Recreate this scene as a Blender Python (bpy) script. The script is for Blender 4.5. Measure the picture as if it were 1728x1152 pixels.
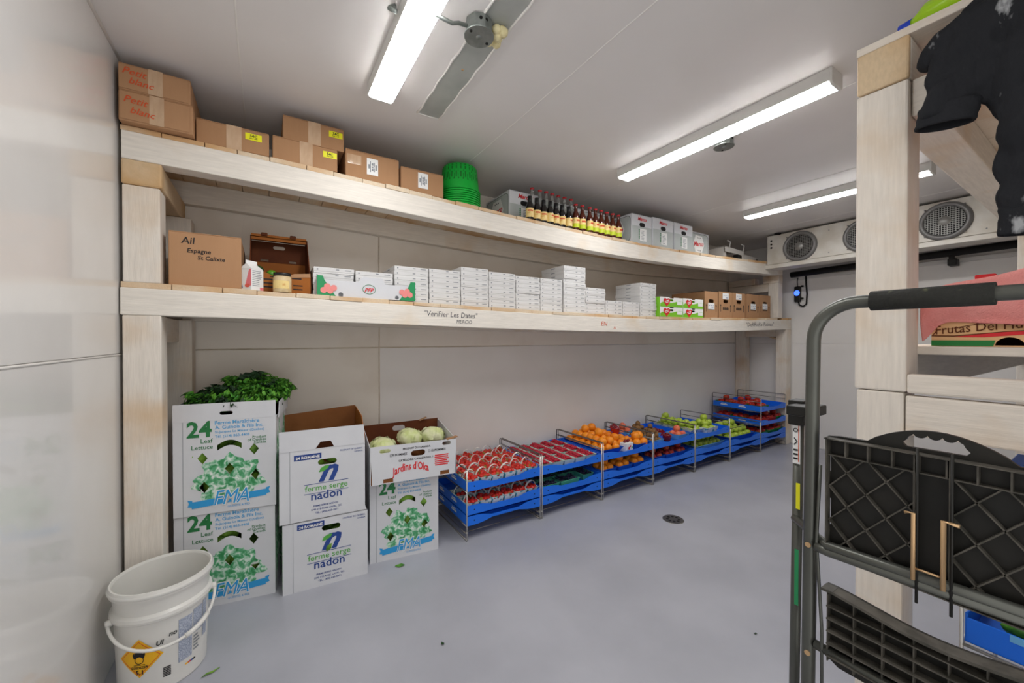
import bpy, bmesh, math, random
import numpy as np
from mathutils import Vector, Matrix
from mathutils.geometry import tessellate_polygon

for o in list(bpy.data.objects):
    bpy.data.objects.remove(o)
SC = bpy.context.scene
C = SC.collection
R = math.radians
PI = math.pi
rnd = random.Random(7)

# ------------------------------------------------------------------ camera
CAM_H, YAW, PITCH, F_PX = 1.322, 0.56, -0.0086, 661.4
cam_d = bpy.data.cameras.new('camera')
cam_d.sensor_width = 36.0
cam_d.lens = 36.0 * F_PX / 1728.0
cam_d.clip_start = 0.02
cam_d.shift_x = (864 - 862.7) / 1728.0
cam = bpy.data.objects.new('camera', cam_d)
C.objects.link(cam)
cam.location = (0, 0, CAM_H)
cam.rotation_euler = (PI / 2 + PITCH, 0, -YAW)
SC.camera = cam

# ------------------------------------------------------------------ world, exposure
w = bpy.data.worlds.new('world')
SC.world = w
w.use_nodes = True
w.node_tree.nodes['Background'].inputs[0].default_value = (1.0, 0.99, 0.975, 1)
w.node_tree.nodes['Background'].inputs[1].default_value = 0.70
SC.view_settings.view_transform = 'Standard'
SC.view_settings.look = 'None'
SC.view_settings.gamma = 1.0
SC.view_settings.use_curve_mapping = False
SC.view_settings.exposure = 1.04
LAMP = 17.0          # emission strength of the lamp lenses

# ------------------------------------------------------------------ room measures (metres; x along the long wall, y towards it)
XL, XF, YB, YR, ZC = -0.53, 5.62, 2.93, -0.40, 2.522
YF = 2.30           # front of the long shelf

# ------------------------------------------------------------------ materials
def lin(c):
    if isinstance(c, str):
        c = c.lstrip('#')
        c = [int(c[i:i + 2], 16) / 255 for i in (0, 2, 4)]
    return [(x / 12.92 if x <= 0.04045 else ((x + 0.055) / 1.055) ** 2.4) for x in c]

def mat(name, col, rough=0.6, col2=None, scale=8.0, contrast=(0.35, 0.65), stretch=None, bump=0.0, bump_scale=None,
        metal=0.0, spec=0.5, emit=0.0, trans=0.0, alpha=1.0, coat=0.0, detail=4.0, sss=0.0, ior=1.45):
    m = bpy.data.materials.new(name)
    m.use_nodes = True
    nt = m.node_tree
    b = nt.nodes['Principled BSDF']
    L = lin(col)
    b.inputs['Base Color'].default_value = (*L, 1)
    b.inputs['Roughness'].default_value = rough
    b.inputs['Metallic'].default_value = metal
    b.inputs['Specular IOR Level'].default_value = spec
    b.inputs['Transmission Weight'].default_value = trans
    b.inputs['IOR'].default_value = ior
    b.inputs['Alpha'].default_value = alpha
    b.inputs['Coat Weight'].default_value = coat
    if sss:
        b.inputs['Subsurface Weight'].default_value = sss
        b.inputs['Subsurface Radius'].default_value = (0.02, 0.01, 0.005)
    if emit:
        b.inputs['Emission Color'].default_value = (*L, 1)
        b.inputs['Emission Strength'].default_value = emit
    if col2 is not None or bump:
        tc = nt.nodes.new('ShaderNodeTexCoord')
        mp = nt.nodes.new('ShaderNodeMapping')
        nt.links.new(tc.outputs['Object'], mp.inputs[0])
        if stretch:
            mp.inputs['Scale'].default_value = stretch
        if col2 is not None:
            n = nt.nodes.new('ShaderNodeTexNoise')
            n.inputs['Scale'].default_value = scale
            n.inputs['Detail'].default_value = detail
            nt.links.new(mp.outputs[0], n.inputs['Vector'])
            r = nt.nodes.new('ShaderNodeValToRGB')
            r.color_ramp.elements[0].position = contrast[0]
            r.color_ramp.elements[1].position = contrast[1]
            r.color_ramp.elements[0].color = (*L, 1)
            r.color_ramp.elements[1].color = (*lin(col2), 1)
            nt.links.new(n.outputs['Fac'], r.inputs[0])
            nt.links.new(r.outputs[0], b.inputs['Base Color'])
        if bump:
            n2 = nt.nodes.new('ShaderNodeTexNoise')
            n2.inputs['Scale'].default_value = bump_scale or scale
            n2.inputs['Detail'].default_value = 5
            nt.links.new(mp.outputs[0], n2.inputs['Vector'])
            bp = nt.nodes.new('ShaderNodeBump')
            bp.inputs['Strength'].default_value = bump
            bp.inputs['Distance'].default_value = 0.01
            nt.links.new(n2.outputs['Fac'], bp.inputs['Height'])
            nt.links.new(bp.outputs[0], b.inputs['Normal'])
    return m

def wood(name, c_paint, c_raw, stretch, cover=(0.42, 0.72), knots=True):
    """whitewashed timber: thin paint with grain streaks and raw patches"""
    m = bpy.data.materials.new(name)
    m.use_nodes = True
    nt = m.node_tree
    b = nt.nodes['Principled BSDF']
    b.inputs['Roughness'].default_value = 0.62
    b.inputs['Specular IOR Level'].default_value = 0.25
    tc = nt.nodes.new('ShaderNodeTexCoord')
    mp = nt.nodes.new('ShaderNodeMapping')
    mp.inputs['Scale'].default_value = stretch
    nt.links.new(tc.outputs['Object'], mp.inputs[0])
    def noise(scale, detail, vec):
        n = nt.nodes.new('ShaderNodeTexNoise')
        n.inputs['Scale'].default_value = scale
        n.inputs['Detail'].default_value = detail
        nt.links.new(vec, n.inputs['Vector'])
        return n.outputs['Fac']
    def ramp(fac, p0, p1, c0, c1):
        r = nt.nodes.new('ShaderNodeValToRGB')
        r.color_ramp.elements[0].position = p0
        r.color_ramp.elements[1].position = p1
        r.color_ramp.elements[0].color = c0
        r.color_ramp.elements[1].color = c1
        nt.links.new(fac, r.inputs[0])
        return r.outputs[0]
    P, W = lin(c_paint), lin(c_raw)
    grain = noise(9, 6, mp.outputs[0])
    patch = noise(3.2, 4, tc.outputs['Object'])
    g = ramp(grain, 0.3, 0.75, (*[x * 0.86 for x in P], 1), (*P, 1))
    msk = ramp(patch, cover[0], cover[1], (0, 0, 0, 1), (1, 1, 1, 1))
    mix = nt.nodes.new('ShaderNodeMix')
    mix.data_type = 'RGBA'
    nt.links.new(msk, mix.inputs['Factor'])
    nt.links.new(g, mix.inputs[6])
    mix.inputs[7].default_value = (*W, 1)
    nt.links.new(mix.outputs[2], b.inputs['Base Color'])
    bp = nt.nodes.new('ShaderNodeBump')
    bp.inputs['Strength'].default_value = 0.25
    bp.inputs['Distance'].default_value = 0.004
    nt.links.new(noise(22, 6, mp.outputs[0]), bp.inputs['Height'])
    nt.links.new(bp.outputs[0], b.inputs['Normal'])
    return m

def print_lettuce(name):
    m = bpy.data.materials.new(name)
    m.use_nodes = True
    nt = m.node_tree
    b = nt.nodes['Principled BSDF']
    b.inputs['Roughness'].default_value = 0.6
    tc = nt.nodes.new('ShaderNodeTexCoord')
    n = nt.nodes.new('ShaderNodeTexNoise')
    n.inputs['Scale'].default_value = 34
    n.inputs['Detail'].default_value = 5
    n.inputs['Distortion'].default_value = 1.0
    nt.links.new(tc.outputs['Object'], n.inputs['Vector'])
    r = nt.nodes.new('ShaderNodeValToRGB')
    e = r.color_ramp.elements
    e[0].position = 0.36; e[0].color = (*lin('#2f8a4e'), 1)
    e[1].position = 0.64; e[1].color = (*lin('#e6ece4'), 1)
    x = e.new(0.47); x.color = (*lin('#5fae7d'), 1)
    x = e.new(0.55); x.color = (*lin('#b7d8c2'), 1)
    nt.links.new(n.outputs['Fac'], r.inputs[0])
    nt.links.new(r.outputs[0], b.inputs['Base Color'])
    return m

M = {}
M['wall'] = mat('wall_panel', '#f0edea', 0.34, col2='#e8e4df', scale=1.2, spec=0.45, bump=0.03, bump_scale=3)
M['wall_left'] = mat('wall_panel_glossy', '#e8e6e3', 0.22, col2='#dfdcd8', scale=1.6, spec=0.5, coat=0.45, bump=0.008, bump_scale=5)
M['wall_old'] = mat('wall_panel_stained', '#efe7dc', 0.42, col2='#e0d5c6', scale=2.4, contrast=(0.5, 0.8), spec=0.4, bump=0.03, bump_scale=3)
M['ceiling'] = mat('ceiling_panel', '#eae7e5', 0.38, col2='#e2dedb', scale=1.0, spec=0.4, bump=0.05, bump_scale=2.0)
M['caulk'] = mat('caulk', '#e9e6e1', 0.5, bump=0.2, bump_scale=40)
M['floor'] = mat('floor_epoxy', '#b0b1b9', 0.30, col2='#a5a6ae', scale=2.2, spec=0.45, bump=0.05, bump_scale=30, detail=6)
M['stripmetal'] = mat('galvanised_strip', '#b4b8b3', 0.4, col2='#a4a8a4', scale=6, metal=0.15)
M['woodx'] = wood('whitewashed_beam_x', '#efe8dd', '#dcc4a3', (1, 12, 12), (0.56, 0.9))
M['woody'] = wood('whitewashed_beam_y', '#ece2d5', '#d2af86', (12, 1, 12), (0.48, 0.80))
M['woodz'] = wood('whitewashed_post', '#ece3d7', '#d3b48e', (12, 12, 1), (0.48, 0.82))
M['plank'] = wood('raw_plank', '#e6d3b8', '#cfa677', (12, 1, 12), (0.40, 0.62))
M['endgrain'] = wood('end_grain', '#dec5a2', '#c69c68', (6, 14, 6), (0.40, 0.62))
M['card'] = mat('cardboard', '#b38a66', 0.75, col2='#a87e5b', scale=5, spec=0.15, bump=0.05, bump_scale=60, stretch=(1, 1, 0.2))
M['card2'] = mat('cardboard_light', '#b98f6b', 0.75, col2='#ad8461', scale=4, spec=0.15, bump=0.05, bump_scale=60, stretch=(1, 1, 0.2))
M['cardin'] = mat('cardboard_inside', '#8a5a36', 0.8, col2='#7a4c2c', scale=6, spec=0.1)
M['cardorange'] = mat('cardboard_orange', '#a8672f', 0.7, col2='#9c5d2a', scale=5, spec=0.2)
M['cardred'] = mat('cardboard_redbrown', '#6a3c24', 0.75, col2='#5b3220', scale=6, spec=0.15)
M['cardwhite'] = mat('cardboard_white', '#d8d9dc', 0.55, col2='#cfd0d4', scale=4, spec=0.3, bump=0.03, bump_scale=40)
M['cardgrey'] = mat('cardboard_grey', '#b9bfbd', 0.5, col2='#b1b7b5', scale=5, spec=0.3)
M['whitebox'] = mat('carton_white', '#dedddc', 0.5, col2='#d5d4d3', scale=6, spec=0.3)
M['tape'] = mat('clear_tape', '#d2b393', 0.12, col2='#bd9a78', scale=20, stretch=(1, 1, .3), spec=0.8, bump=0.3, bump_scale=25)
M['yellow'] = mat('yellow_label', '#f2ee1c', 0.5)
M['label'] = mat('white_label', '#eeeeec', 0.5)
M['ink'] = mat('black_ink', '#17171a', 0.6)
M['inkgrey'] = mat('grey_ink', '#8b8f94', 0.6)
M['inkblue'] = mat('blue_ink', '#24448f', 0.6)
M['inkpen'] = mat('pen_ink', '#5b5a60', 0.6)
M['orangeink'] = mat('orange_marker', '#d2552a', 0.6)
M['redink'] = mat('red_ink', '#d8262c', 0.55)
M['greenink'] = mat('green_ink', '#23763f', 0.55)
M['leafink'] = mat('leaf_green_ink', '#57a845', 0.55)
M['blueprint'] = mat('sky_blue_ink', '#2f9bd8', 0.55)
M['lightblueprint'] = mat('light_blue_ink', '#5fa8d8', 0.55)
M['navy'] = mat('navy_ink', '#1f3f86', 0.55)
M['lettuceprint'] = print_lettuce('lettuce_print')
M['greenplastic'] = mat('green_plastic', '#12b23c', 0.35, col2='#0fa536', scale=6, spec=0.4)
M['greendark'] = mat('green_plastic_slot', '#07701f', 0.5)
M['bluetray'] = mat('blue_plastic', '#1d74ee', 0.30, col2='#1a6ce4', scale=4, spec=0.45)
M['bluebasket'] = mat('blue_basket', '#1557c4', 0.35, spec=0.4)
M['bluepale'] = mat('pale_blue_liner', '#6aaee0', 0.5)
M['redbasket'] = mat('red_basket', '#c92a22', 0.4)
M['greenbasket'] = mat('green_basket', '#1d8a3a', 0.4)
M['wire'] = mat('dark_wire', '#86827c', 0.28, metal=0.9)
M['chrome'] = mat('chrome', '#cfccc6', 0.3, metal=0.55)
M['basketcard'] = mat('basket_card', '#dfe6e2', 0.6, col2='#4fa3b5', scale=30, contrast=(0.52, 0.6))
M['handle'] = mat('basket_handle', '#ece6e0', 0.6)
M['punnet'] = mat('pulp_punnet', '#d3e4da', 0.7, col2='#c2d8cc', scale=20)
M['punnetgreen'] = mat('green_punnet', '#4fae8d', 0.5)
M['strawberry'] = mat('strawberry', '#d8301f', 0.35, col2='#b81a14', scale=60, sss=0.05, bump=0.3, bump_scale=220)
M['calyx'] = mat('calyx', '#5f8d2c', 0.6)
M['raspberry'] = mat('raspberry', '#c9213c', 0.45, col2='#a5142c', scale=120, bump=0.8, bump_scale=180)
M['blueberry'] = mat('blueberry', '#20213a', 0.45, col2='#3a3a58', scale=60)
M['orangefruit'] = mat('orange_peel', '#f5961c', 0.38, col2='#ef8512', scale=10, bump=0.25, bump_scale=200)
M['cherry'] = mat('cherry', '#6a1220', 0.15, col2='#8d1a26', scale=12)
M['peach'] = mat('peach', '#e25a52', 0.55, col2='#ec8a5a', scale=18)
M['nectarine'] = mat('nectarine', '#b02a28', 0.3, col2='#d87a45', scale=22, contrast=(0.5, 0.75))
M['kiwi'] = mat('kiwi', '#8f6a42', 0.85, col2='#7a5834', scale=80, bump=0.4, bump_scale=300)
M['greenapple'] = mat('green_apple', '#b7cd4c', 0.28, col2='#a3bf3c', scale=14)
M['redapple'] = mat('red_apple', '#b3261f', 0.25, col2='#d2562e', scale=16, contrast=(0.5, 0.72))
M['stem'] = mat('stem', '#5a4424', 0.7)
M['kale'] = mat('kale_leaf', '#74b83a', 0.5, col2='#357a22', scale=26, contrast=(0.35, 0.6), bump=0.8, bump_scale=70)
M['kaledark'] = mat('kale_leaf_dark', '#22481f', 0.55, col2='#18331a', scale=26, bump=0.8, bump_scale=70)
M['lettuce'] = mat('lettuce_leaf', '#86b43c', 0.5, col2='#4a7524', scale=18, bump=0.6, bump_scale=40)
M['cabbage'] = mat('cauliflower', '#cbd68e', 0.5, col2='#e2e3bd', scale=14, bump=0.4, bump_scale=40)
M['lime'] = mat('lime', '#5f9a22', 0.3, col2='#3f7a1a', scale=20, bump=0.15, bump_scale=180)
M['limedark'] = mat('avocado_dark', '#274d1c', 0.4, col2='#1d3a17', scale=25, bump=0.2, bump_scale=150)
M['cucumber'] = mat('cucumber', '#4f8f26', 0.35, col2='#2f6a1a', scale=14, stretch=(1, 6, 6))
M['bucket'] = mat('bucket_plastic', '#dfddd7', 0.32, spec=0.5, sss=0.03)
M['hazyellow'] = mat('hazard_yellow', '#f2b61a', 0.45)
M['labelgrey'] = mat('fine_print', '#8f98ad', 0.6, col2='#c6ccd8', scale=260, contrast=(0.45, 0.6), stretch=(1, 1, 2.0))
M['steel'] = mat('ladder_steel', '#5d5e58', 0.36, col2='#53544f', scale=5, metal=0.55)
M['foam'] = mat('foam_grip', '#23231f', 0.85, col2='#5a5c44', scale=55, contrast=(0.66, 0.8), bump=0.4, bump_scale=90)
M['blackplastic'] = mat('black_plastic', '#191917', 0.45, col2='#211f1b', scale=10, spec=0.35, bump=0.04, bump_scale=60)
M['ribplastic'] = mat('worn_black_plastic', '#3a3832', 0.5, col2='#55514a', scale=30, spec=0.35)
M['brass'] = mat('zinc_yellow', '#c9a67c', 0.35, metal=0.6)
M['coat'] = mat('black_cloth', '#2a2b2e', 0.9, col2='#a4a6a8', scale=13, contrast=(0.63, 0.72), stretch=(1, 2.2, 1), spec=0.1, bump=0.5, bump_scale=35)
M['towel'] = mat('pink_towel', '#f0a09a', 0.95, col2='#e88f89', scale=10, spec=0.05, bump=0.5, bump_scale=260)
M['lens'] = mat('lamp_lens', '#ffffff', 0.5, emit=LAMP)
M['housing'] = mat('lamp_housing', '#d5d4d0', 0.4)
M['zinc'] = mat('zinc_box', '#8f9490', 0.42, col2='#7c817e', scale=25, metal=0.6)
M['spray'] = mat('spray_foam', '#e9dfb6', 0.8, col2='#dccf9a', scale=14, bump=0.5, bump_scale=30)
M['evap'] = mat('cooler_sheet', '#e2ded6', 0.42, col2='#cfc8bb', scale=6, metal=0.1, spec=0.4, bump=0.05, bump_scale=50)
M['fanring'] = mat('fan_ring', '#828180', 0.4, metal=0.3)
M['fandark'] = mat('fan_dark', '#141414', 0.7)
M['fangrille'] = mat('fan_grille', '#8f8e8a', 0.4, metal=0.5)
M['blackrubber'] = mat('black_rubber', '#161616', 0.7)
M['screen'] = mat('blue_display', '#2a4bff', 0.4, emit=2.5)
M['conduit'] = mat('white_conduit', '#e4e2de', 0.4)
M['amber'] = mat('brown_glass', '#4a1a08', 0.08, spec=0.6, coat=0.3)
M['darkglass'] = mat('black_glass', '#100c0a', 0.08, spec=0.6, coat=0.3)
M['clearglass'] = mat('clear_glass', '#e8eae6', 0.05, trans=0.9, ior=1.45)
M['redcap'] = mat('red_cap', '#c4202a', 0.4)
M['blackcap'] = mat('black_cap', '#131313', 0.45)
M['beerlabel'] = mat('beer_label', '#f0d58e', 0.55, col2='#d9a45a', scale=40, contrast=(0.55, 0.7))
M['limelabel'] = mat('lime_label', '#c7d52c', 0.5)
M['jarfill'] = mat('chopped_garlic', '#dcc69c', 0.5, col2='#cdb184', scale=40)
M['pinkprint'] = mat('pink_ink', '#ef7f86', 0.5)
M['pfpgreen'] = mat('box_green', '#27935a', 0.5)
M['tomato'] = mat('tomato_print', '#ee8f8a', 0.5)
M['appleboxgreen'] = mat('box_lime_green', '#7cc62a', 0.5)
M['frutas'] = mat('box_peach', '#e2b27e', 0.6)
M['darkgreen'] = mat('box_dark_green', '#1f7a35', 0.55)
M['sheetsteel'] = mat('white_sheet_metal', '#dcdad6', 0.3, metal=0.2)
M['jug'] = mat('lime_jug', '#a6d61f', 0.25)
M['bluecap'] = mat('blue_cap', '#1d43c8', 0.4)
M['draingrate'] = mat('drain', '#7d7a74', 0.35, metal=0.8)
M['tancaulk'] = mat('tan_caulk', '#d6c6ae', 0.6, col2='#e4dac9', scale=12)
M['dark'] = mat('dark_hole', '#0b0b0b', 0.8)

# ------------------------------------------------------------------ mesh helpers
_text_cache = {}
def text2d(s, bold=0.0, shear=0.0):
    key = (s, bold, shear)
    if key not in _text_cache:
        cu = bpy.data.curves.new('t', 'FONT')
        cu.body = s
        cu.size = 1.0
        cu.resolution_u = 2
        cu.offset = bold
        cu.shear = shear
        ob = bpy.data.objects.new('t', cu)
        C.objects.link(ob)
        dg = bpy.context.evaluated_depsgraph_get()
        dg.update()
        me = bpy.data.meshes.new_from_object(ob.evaluated_get(dg))
        vs = [(v.co.x, v.co.y) for v in me.vertices]
        fs = [tuple(p.vertices) for p in me.polygons]
        bpy.data.objects.remove(ob)
        bpy.data.curves.remove(cu)
        bpy.data.meshes.remove(me)
        xs = [v[0] for v in vs] or [0, 1]
        ys = [v[1] for v in vs] or [0, 1]
        _text_cache[key] = (vs, fs, min(xs), max(xs), min(ys), max(ys))
    return _text_cache[key]

FRONT = (Vector((1, 0, 0)), Vector((0, 0, 1)))        # face towards -y
LEFT = (Vector((0, -1, 0)), Vector((0, 0, 1)))        # face towards -x
TOP = (Vector((1, 0, 0)), Vector((0, 1, 0)))          # face up
BACK = (Vector((-1, 0, 0)), Vector((0, 0, 1)))        # face towards +y
RIGHT = (Vector((0, 1, 0)), Vector((0, 0, 1)))        # face towards +x

JOINED = {'print', 'lettering', 'slot_rows', 'fine_print', 'printed_lines', 'printed_arrows', 'dots', 'green_squares', 'side_print', 'ribs', 'fan_grille', 'red_small_print', 'address'}
class MB:
    def __init__(s):
        s.v, s.f, s.mi, s.sm = [], [], [], []
    def add(s, vs, fs, mi=0, smooth=False):
        n = len(s.v)
        s.v += [tuple(v) for v in vs]
        s.f += [tuple(i + n for i in f) for f in fs]
        s.mi += [mi] * len(fs)
        s.sm += [smooth] * len(fs)
        return s
    def box(s, x0, y0, z0, x1, y1, z1, mi=0):
        vs = [(x, y, z) for z in (z0, z1) for y in (y0, y1) for x in (x0, x1)]
        return s.add(vs, [(0, 2, 3, 1), (4, 5, 7, 6), (0, 1, 5, 4), (2, 6, 7, 3), (0, 4, 6, 2), (1, 3, 7, 5)], mi)
    def bar(s, a, b, w, h, mi=0, up=(0, 0, 1)):
        a, b = Vector(a), Vector(b)
        t = (b - a).normalized()
        u = t.cross(Vector(up))
        if u.length < 1e-4:
            u = t.cross(Vector((1, 0, 0)))
        u.normalize()
        v = u.cross(t)
        vs = []
        for p in (a, b):
            for i, j in ((-1, -1), (1, -1), (1, 1), (-1, 1)):
                vs.append(p + u * (i * w / 2) + v * (j * h / 2))
        return s.add(vs, [(0, 3, 2, 1), (4, 5, 6, 7), (0, 1, 5, 4), (1, 2, 6, 5), (2, 3, 7, 6), (3, 0, 4, 7)], mi)
    def tube(s, path, r, n=8, mi=0, closed=False, cap=True, smooth=True):
        P = [Vector(p) for p in path]
        k = len(P)
        rr = r if isinstance(r, (list, tuple)) else [r] * k
        vs, fs = [], []
        u = None
        for i in range(k):
            if closed:
                t = (P[(i + 1) % k] - P[i - 1]).normalized()
            else:
                t = (P[min(i + 1, k - 1)] - P[max(i - 1, 0)]).normalized()
            if u is None:
                u = t.cross(Vector((0, 0, 1)))
                if u.length < 1e-3:
                    u = t.cross(Vector((1, 0, 0)))
            u = (u - t * u.dot(t)).normalized()
            w_ = t.cross(u)
            for j in range(n):
                a = 2 * PI * j / n
                vs.append(P[i] + u * (rr[i] * math.cos(a)) + w_ * (rr[i] * math.sin(a)))
        for i in range(k if closed else k - 1):
            for j in range(n):
                a, b = i * n + j, i * n + (j + 1) % n
                c, d = ((i + 1) % k) * n + (j + 1) % n, ((i + 1) % k) * n + j
                fs.append((a, b, c, d))
        s.add(vs, fs, mi, smooth)
        if cap and not closed:
            s.f.append(tuple(len(s.v) - len(vs) + j for j in reversed(range(n))))
            s.f.append(tuple(len(s.v) - n + j for j in range(n)))
            s.mi += [mi, mi]
            s.sm += [False, False]
        return s
    def lathe(s, prof, n=16, c=(0, 0, 0), mi=0, smooth=True, axis='z', a0=0.0, a1=2 * PI):
        vs, fs = [], []
        full = abs(a1 - a0 - 2 * PI) < 1e-6
        m = n if full else n + 1
        for r, z in prof:
            for j in range(m):
                a = a0 + (a1 - a0) * j / n
                x, y = r * math.cos(a), r * math.sin(a)
                p = (x, y, z) if axis == 'z' else ((z, x, y) if axis == 'x' else (x, z, -y))
                vs.append((p[0] + c[0], p[1] + c[1], p[2] + c[2]))
        for i in range(len(prof) - 1):
            for j in range(n):
                fs.append((i * m + j, i * m + (j + 1) % m, (i + 1) * m + (j + 1) % m, (i + 1) * m + j))
        return s.add(vs, fs, mi, smooth)
    def turned(s, prof, n=32, c=(0, 0, 0), mi=0):
        for a, b in zip(prof[:-1], prof[1:]):
            s.lathe([a, b], n, c, mi)
        return s
    def prism(s, outer, holes=(), fr=FRONT, o=(0, 0, 0), depth=0.004, mi=0, mside=None):
        """flat plate: outline (x, y) in frame fr at o, with holes, extruded backwards by depth"""
        u, v = fr
        nrm = u.cross(v)
        o = Vector(o)
        loops = [list(outer)] + [list(h) for h in holes]
        def area(l):
            return sum(l[i][0] * l[(i + 1) % len(l)][1] - l[(i + 1) % len(l)][0] * l[i][1] for i in range(len(l)))
        loops = [l if (area(l) > 0) == (k == 0) else l[::-1] for k, l in enumerate(loops)]
        flat = [p for l in loops for p in l]
        tris = tessellate_polygon([[Vector((p[0], p[1], 0)) for p in l] for l in loops])
        N = len(flat)
        A = [o + u * p[0] + v * p[1] for p in flat]
        vs = A + ([a - nrm * depth for a in A] if depth else [])
        fs = []
        for t in tris:
            p, q, r_ = (flat[i] for i in t)
            ar = (q[0] - p[0]) * (r_[1] - p[1]) - (r_[0] - p[0]) * (q[1] - p[1])
            if abs(ar) < 1e-12:
                continue
            t = t if ar > 0 else t[::-1]
            fs.append(tuple(t))
            if depth:
                fs.append(tuple(i + N for i in reversed(t)))
        s.add(vs, fs, mi)
        if depth:
            k = len(s.v) - len(vs)
            for l in loops:
                n = len(l)
                b = k + sum(len(x) for x in loops[:loops.index(l)])
                for i in range(n):
                    a, c_ = b + i, b + (i + 1) % n
                    s.f.append((c_, a, a + N, c_ + N))
                    s.mi.append(mi if mside is None else mside)
                    s.sm.append(False)
        return s
    def text(s, txt, o, fr=FRONT, size=None, width=None, align='l', bold=0.0, shear=0.0, mi=0, rot=0.0, lift=0.0012, warp=None):
        vs, fs, x0, x1, y0, y1 = text2d(txt, bold, shear)
        k = size if size else width / (x1 - x0)
        kx = k if not (size and width) else width / (x1 - x0)
        off = {'l': x0, 'r': x1, 'c': (x0 + x1) / 2}[align]
        u, v = fr
        n = u.cross(v)
        o = Vector(o) + n * lift
        out = []
        for x, y in vs:
            a, b = (x - off) * kx, y * k
            if warp:
                a, b = warp(a, b)
            if rot:
                a, b = a * math.cos(rot) - b * math.sin(rot), a * math.sin(rot) + b * math.cos(rot)
            out.append(o + u * a + v * b)
        return s.add(out, fs, mi)
    def quad(s, o, wd, ht, fr=FRONT, mi=0, lift=0.001, depth=0.0008, rot=0.0):
        pts = [(0, 0), (wd, 0), (wd, ht), (0, ht)]
        if rot:
            pts = [(a * math.cos(rot) - b * math.sin(rot), a * math.sin(rot) + b * math.cos(rot)) for a, b in pts]
        return s.prism(pts, (), fr, Vector(o) + fr[0].cross(fr[1]) * lift, depth, mi)
    def move(s, d):
        s.v = [(a + d[0], b + d[1], c + d[2]) for a, b, c in s.v]
        return s
    def rotz(s, a):
        ca, sa = math.cos(a), math.sin(a)
        s.v = [(x * ca - y * sa, x * sa + y * ca, z) for x, y, z in s.v]
        return s
    def mesh(s, name, mats):
        me = bpy.data.meshes.new(name)
        me.from_pydata([tuple(v) for v in s.v], [], s.f)
        for m in (mats if isinstance(mats, (list, tuple)) else [mats]):
            me.materials.append(M[m] if isinstance(m, str) else m)
        me.polygons.foreach_set('material_index', s.mi)
        me.polygons.foreach_set('use_smooth', s.sm)
        me.update()
        return me
    def build(s, name, mats, parent=None, bevel=0.0, label=None, seg=2):
        o = bpy.data.objects.new(name, s.mesh(name, mats))
        C.objects.link(o)
        if parent is not None:
            o.parent = parent
        if bevel:
            b = o.modifiers.new('b', 'BEVEL')
            b.width = bevel
            b.segments = seg
            b.limit_method = 'ANGLE'
        if label:
            o['label'] = label
        if parent is not None and name in JOINED:
            o['kind'] = 'stuff'
        return o

def tag(o, label, cat, group=None):
    o['label'] = label
    o['category'] = cat
    if group:
        o['group'] = group
    return o

def thing(name, label, cat, loc=(0, 0, 0), rz=0.0, group=None):
    o = bpy.data.objects.new(name, None)
    o.empty_display_size = 0.05
    C.objects.link(o)
    o.location = loc
    o.rotation_euler = (0, 0, rz)
    return tag(o, label, cat, group)

def single(name, me, label, cat, loc=(0, 0, 0), rot=(0, 0, 0), scale=1.0, group=None):
    o = bpy.data.objects.new(name, me)
    C.objects.link(o)
    o.location = loc
    o.rotation_euler = rot
    o.scale = (scale,) * 3 if not isinstance(scale, (tuple, list)) else scale
    return tag(o, label, cat, group)

def dup(root, loc, rz=0.0, label=None, group=None):
    r = root.copy()
    C.objects.link(r)
    r.location = loc
    r.rotation_euler = (0, 0, rz)
    if label:
        r['label'] = label
    if group:
        r['group'] = group
    for ch in list(root.children):
        c = ch.copy()
        C.objects.link(c)
        c.parent = r
        for g in ch.children:
            d = g.copy()
            C.objects.link(d)
            d.parent = c
    return r

def struct(o):
    o['kind'] = 'structure'
    return o

def pill(cx, cy, w_, h_, n=6):
    r = h_ / 2
    pts = []
    for k in range(n + 1):
        a = -PI / 2 + PI * k / n
        pts.append((cx + w_ / 2 - r + r * math.cos(a), cy + r * math.sin(a)))
    for k in range(n + 1):
        a = PI / 2 + PI * k / n
        pts.append((cx - w_ / 2 + r + r * math.cos(a), cy + r * math.sin(a)))
    return pts

def disc(cx, cy, r, n=16, ry=None):
    return [(cx + r * math.cos(2 * PI * k / n), cy + (ry or r) * math.sin(2 * PI * k / n)) for k in range(n)]

# ------------------------------------------------------------------ room shell
def panel_wall(name, mats, fn_backing, panels):
    mb = MB()
    fn_backing(mb)
    o = struct(mb.build(name, mats[0]))
    for p in panels:
        q = MB()
        q.box(*p[:6])
        q.build('panel', mats[p[6] if len(p) > 6 else 0], o, bevel=0.004)
    return o

mb = MB()
mb.box(XL - 0.1, YR - 0.1, -0.08, XF + 0.1, YB + 0.1, 0.0)
floor = struct(mb.build('floor', 'floor'))

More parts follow.
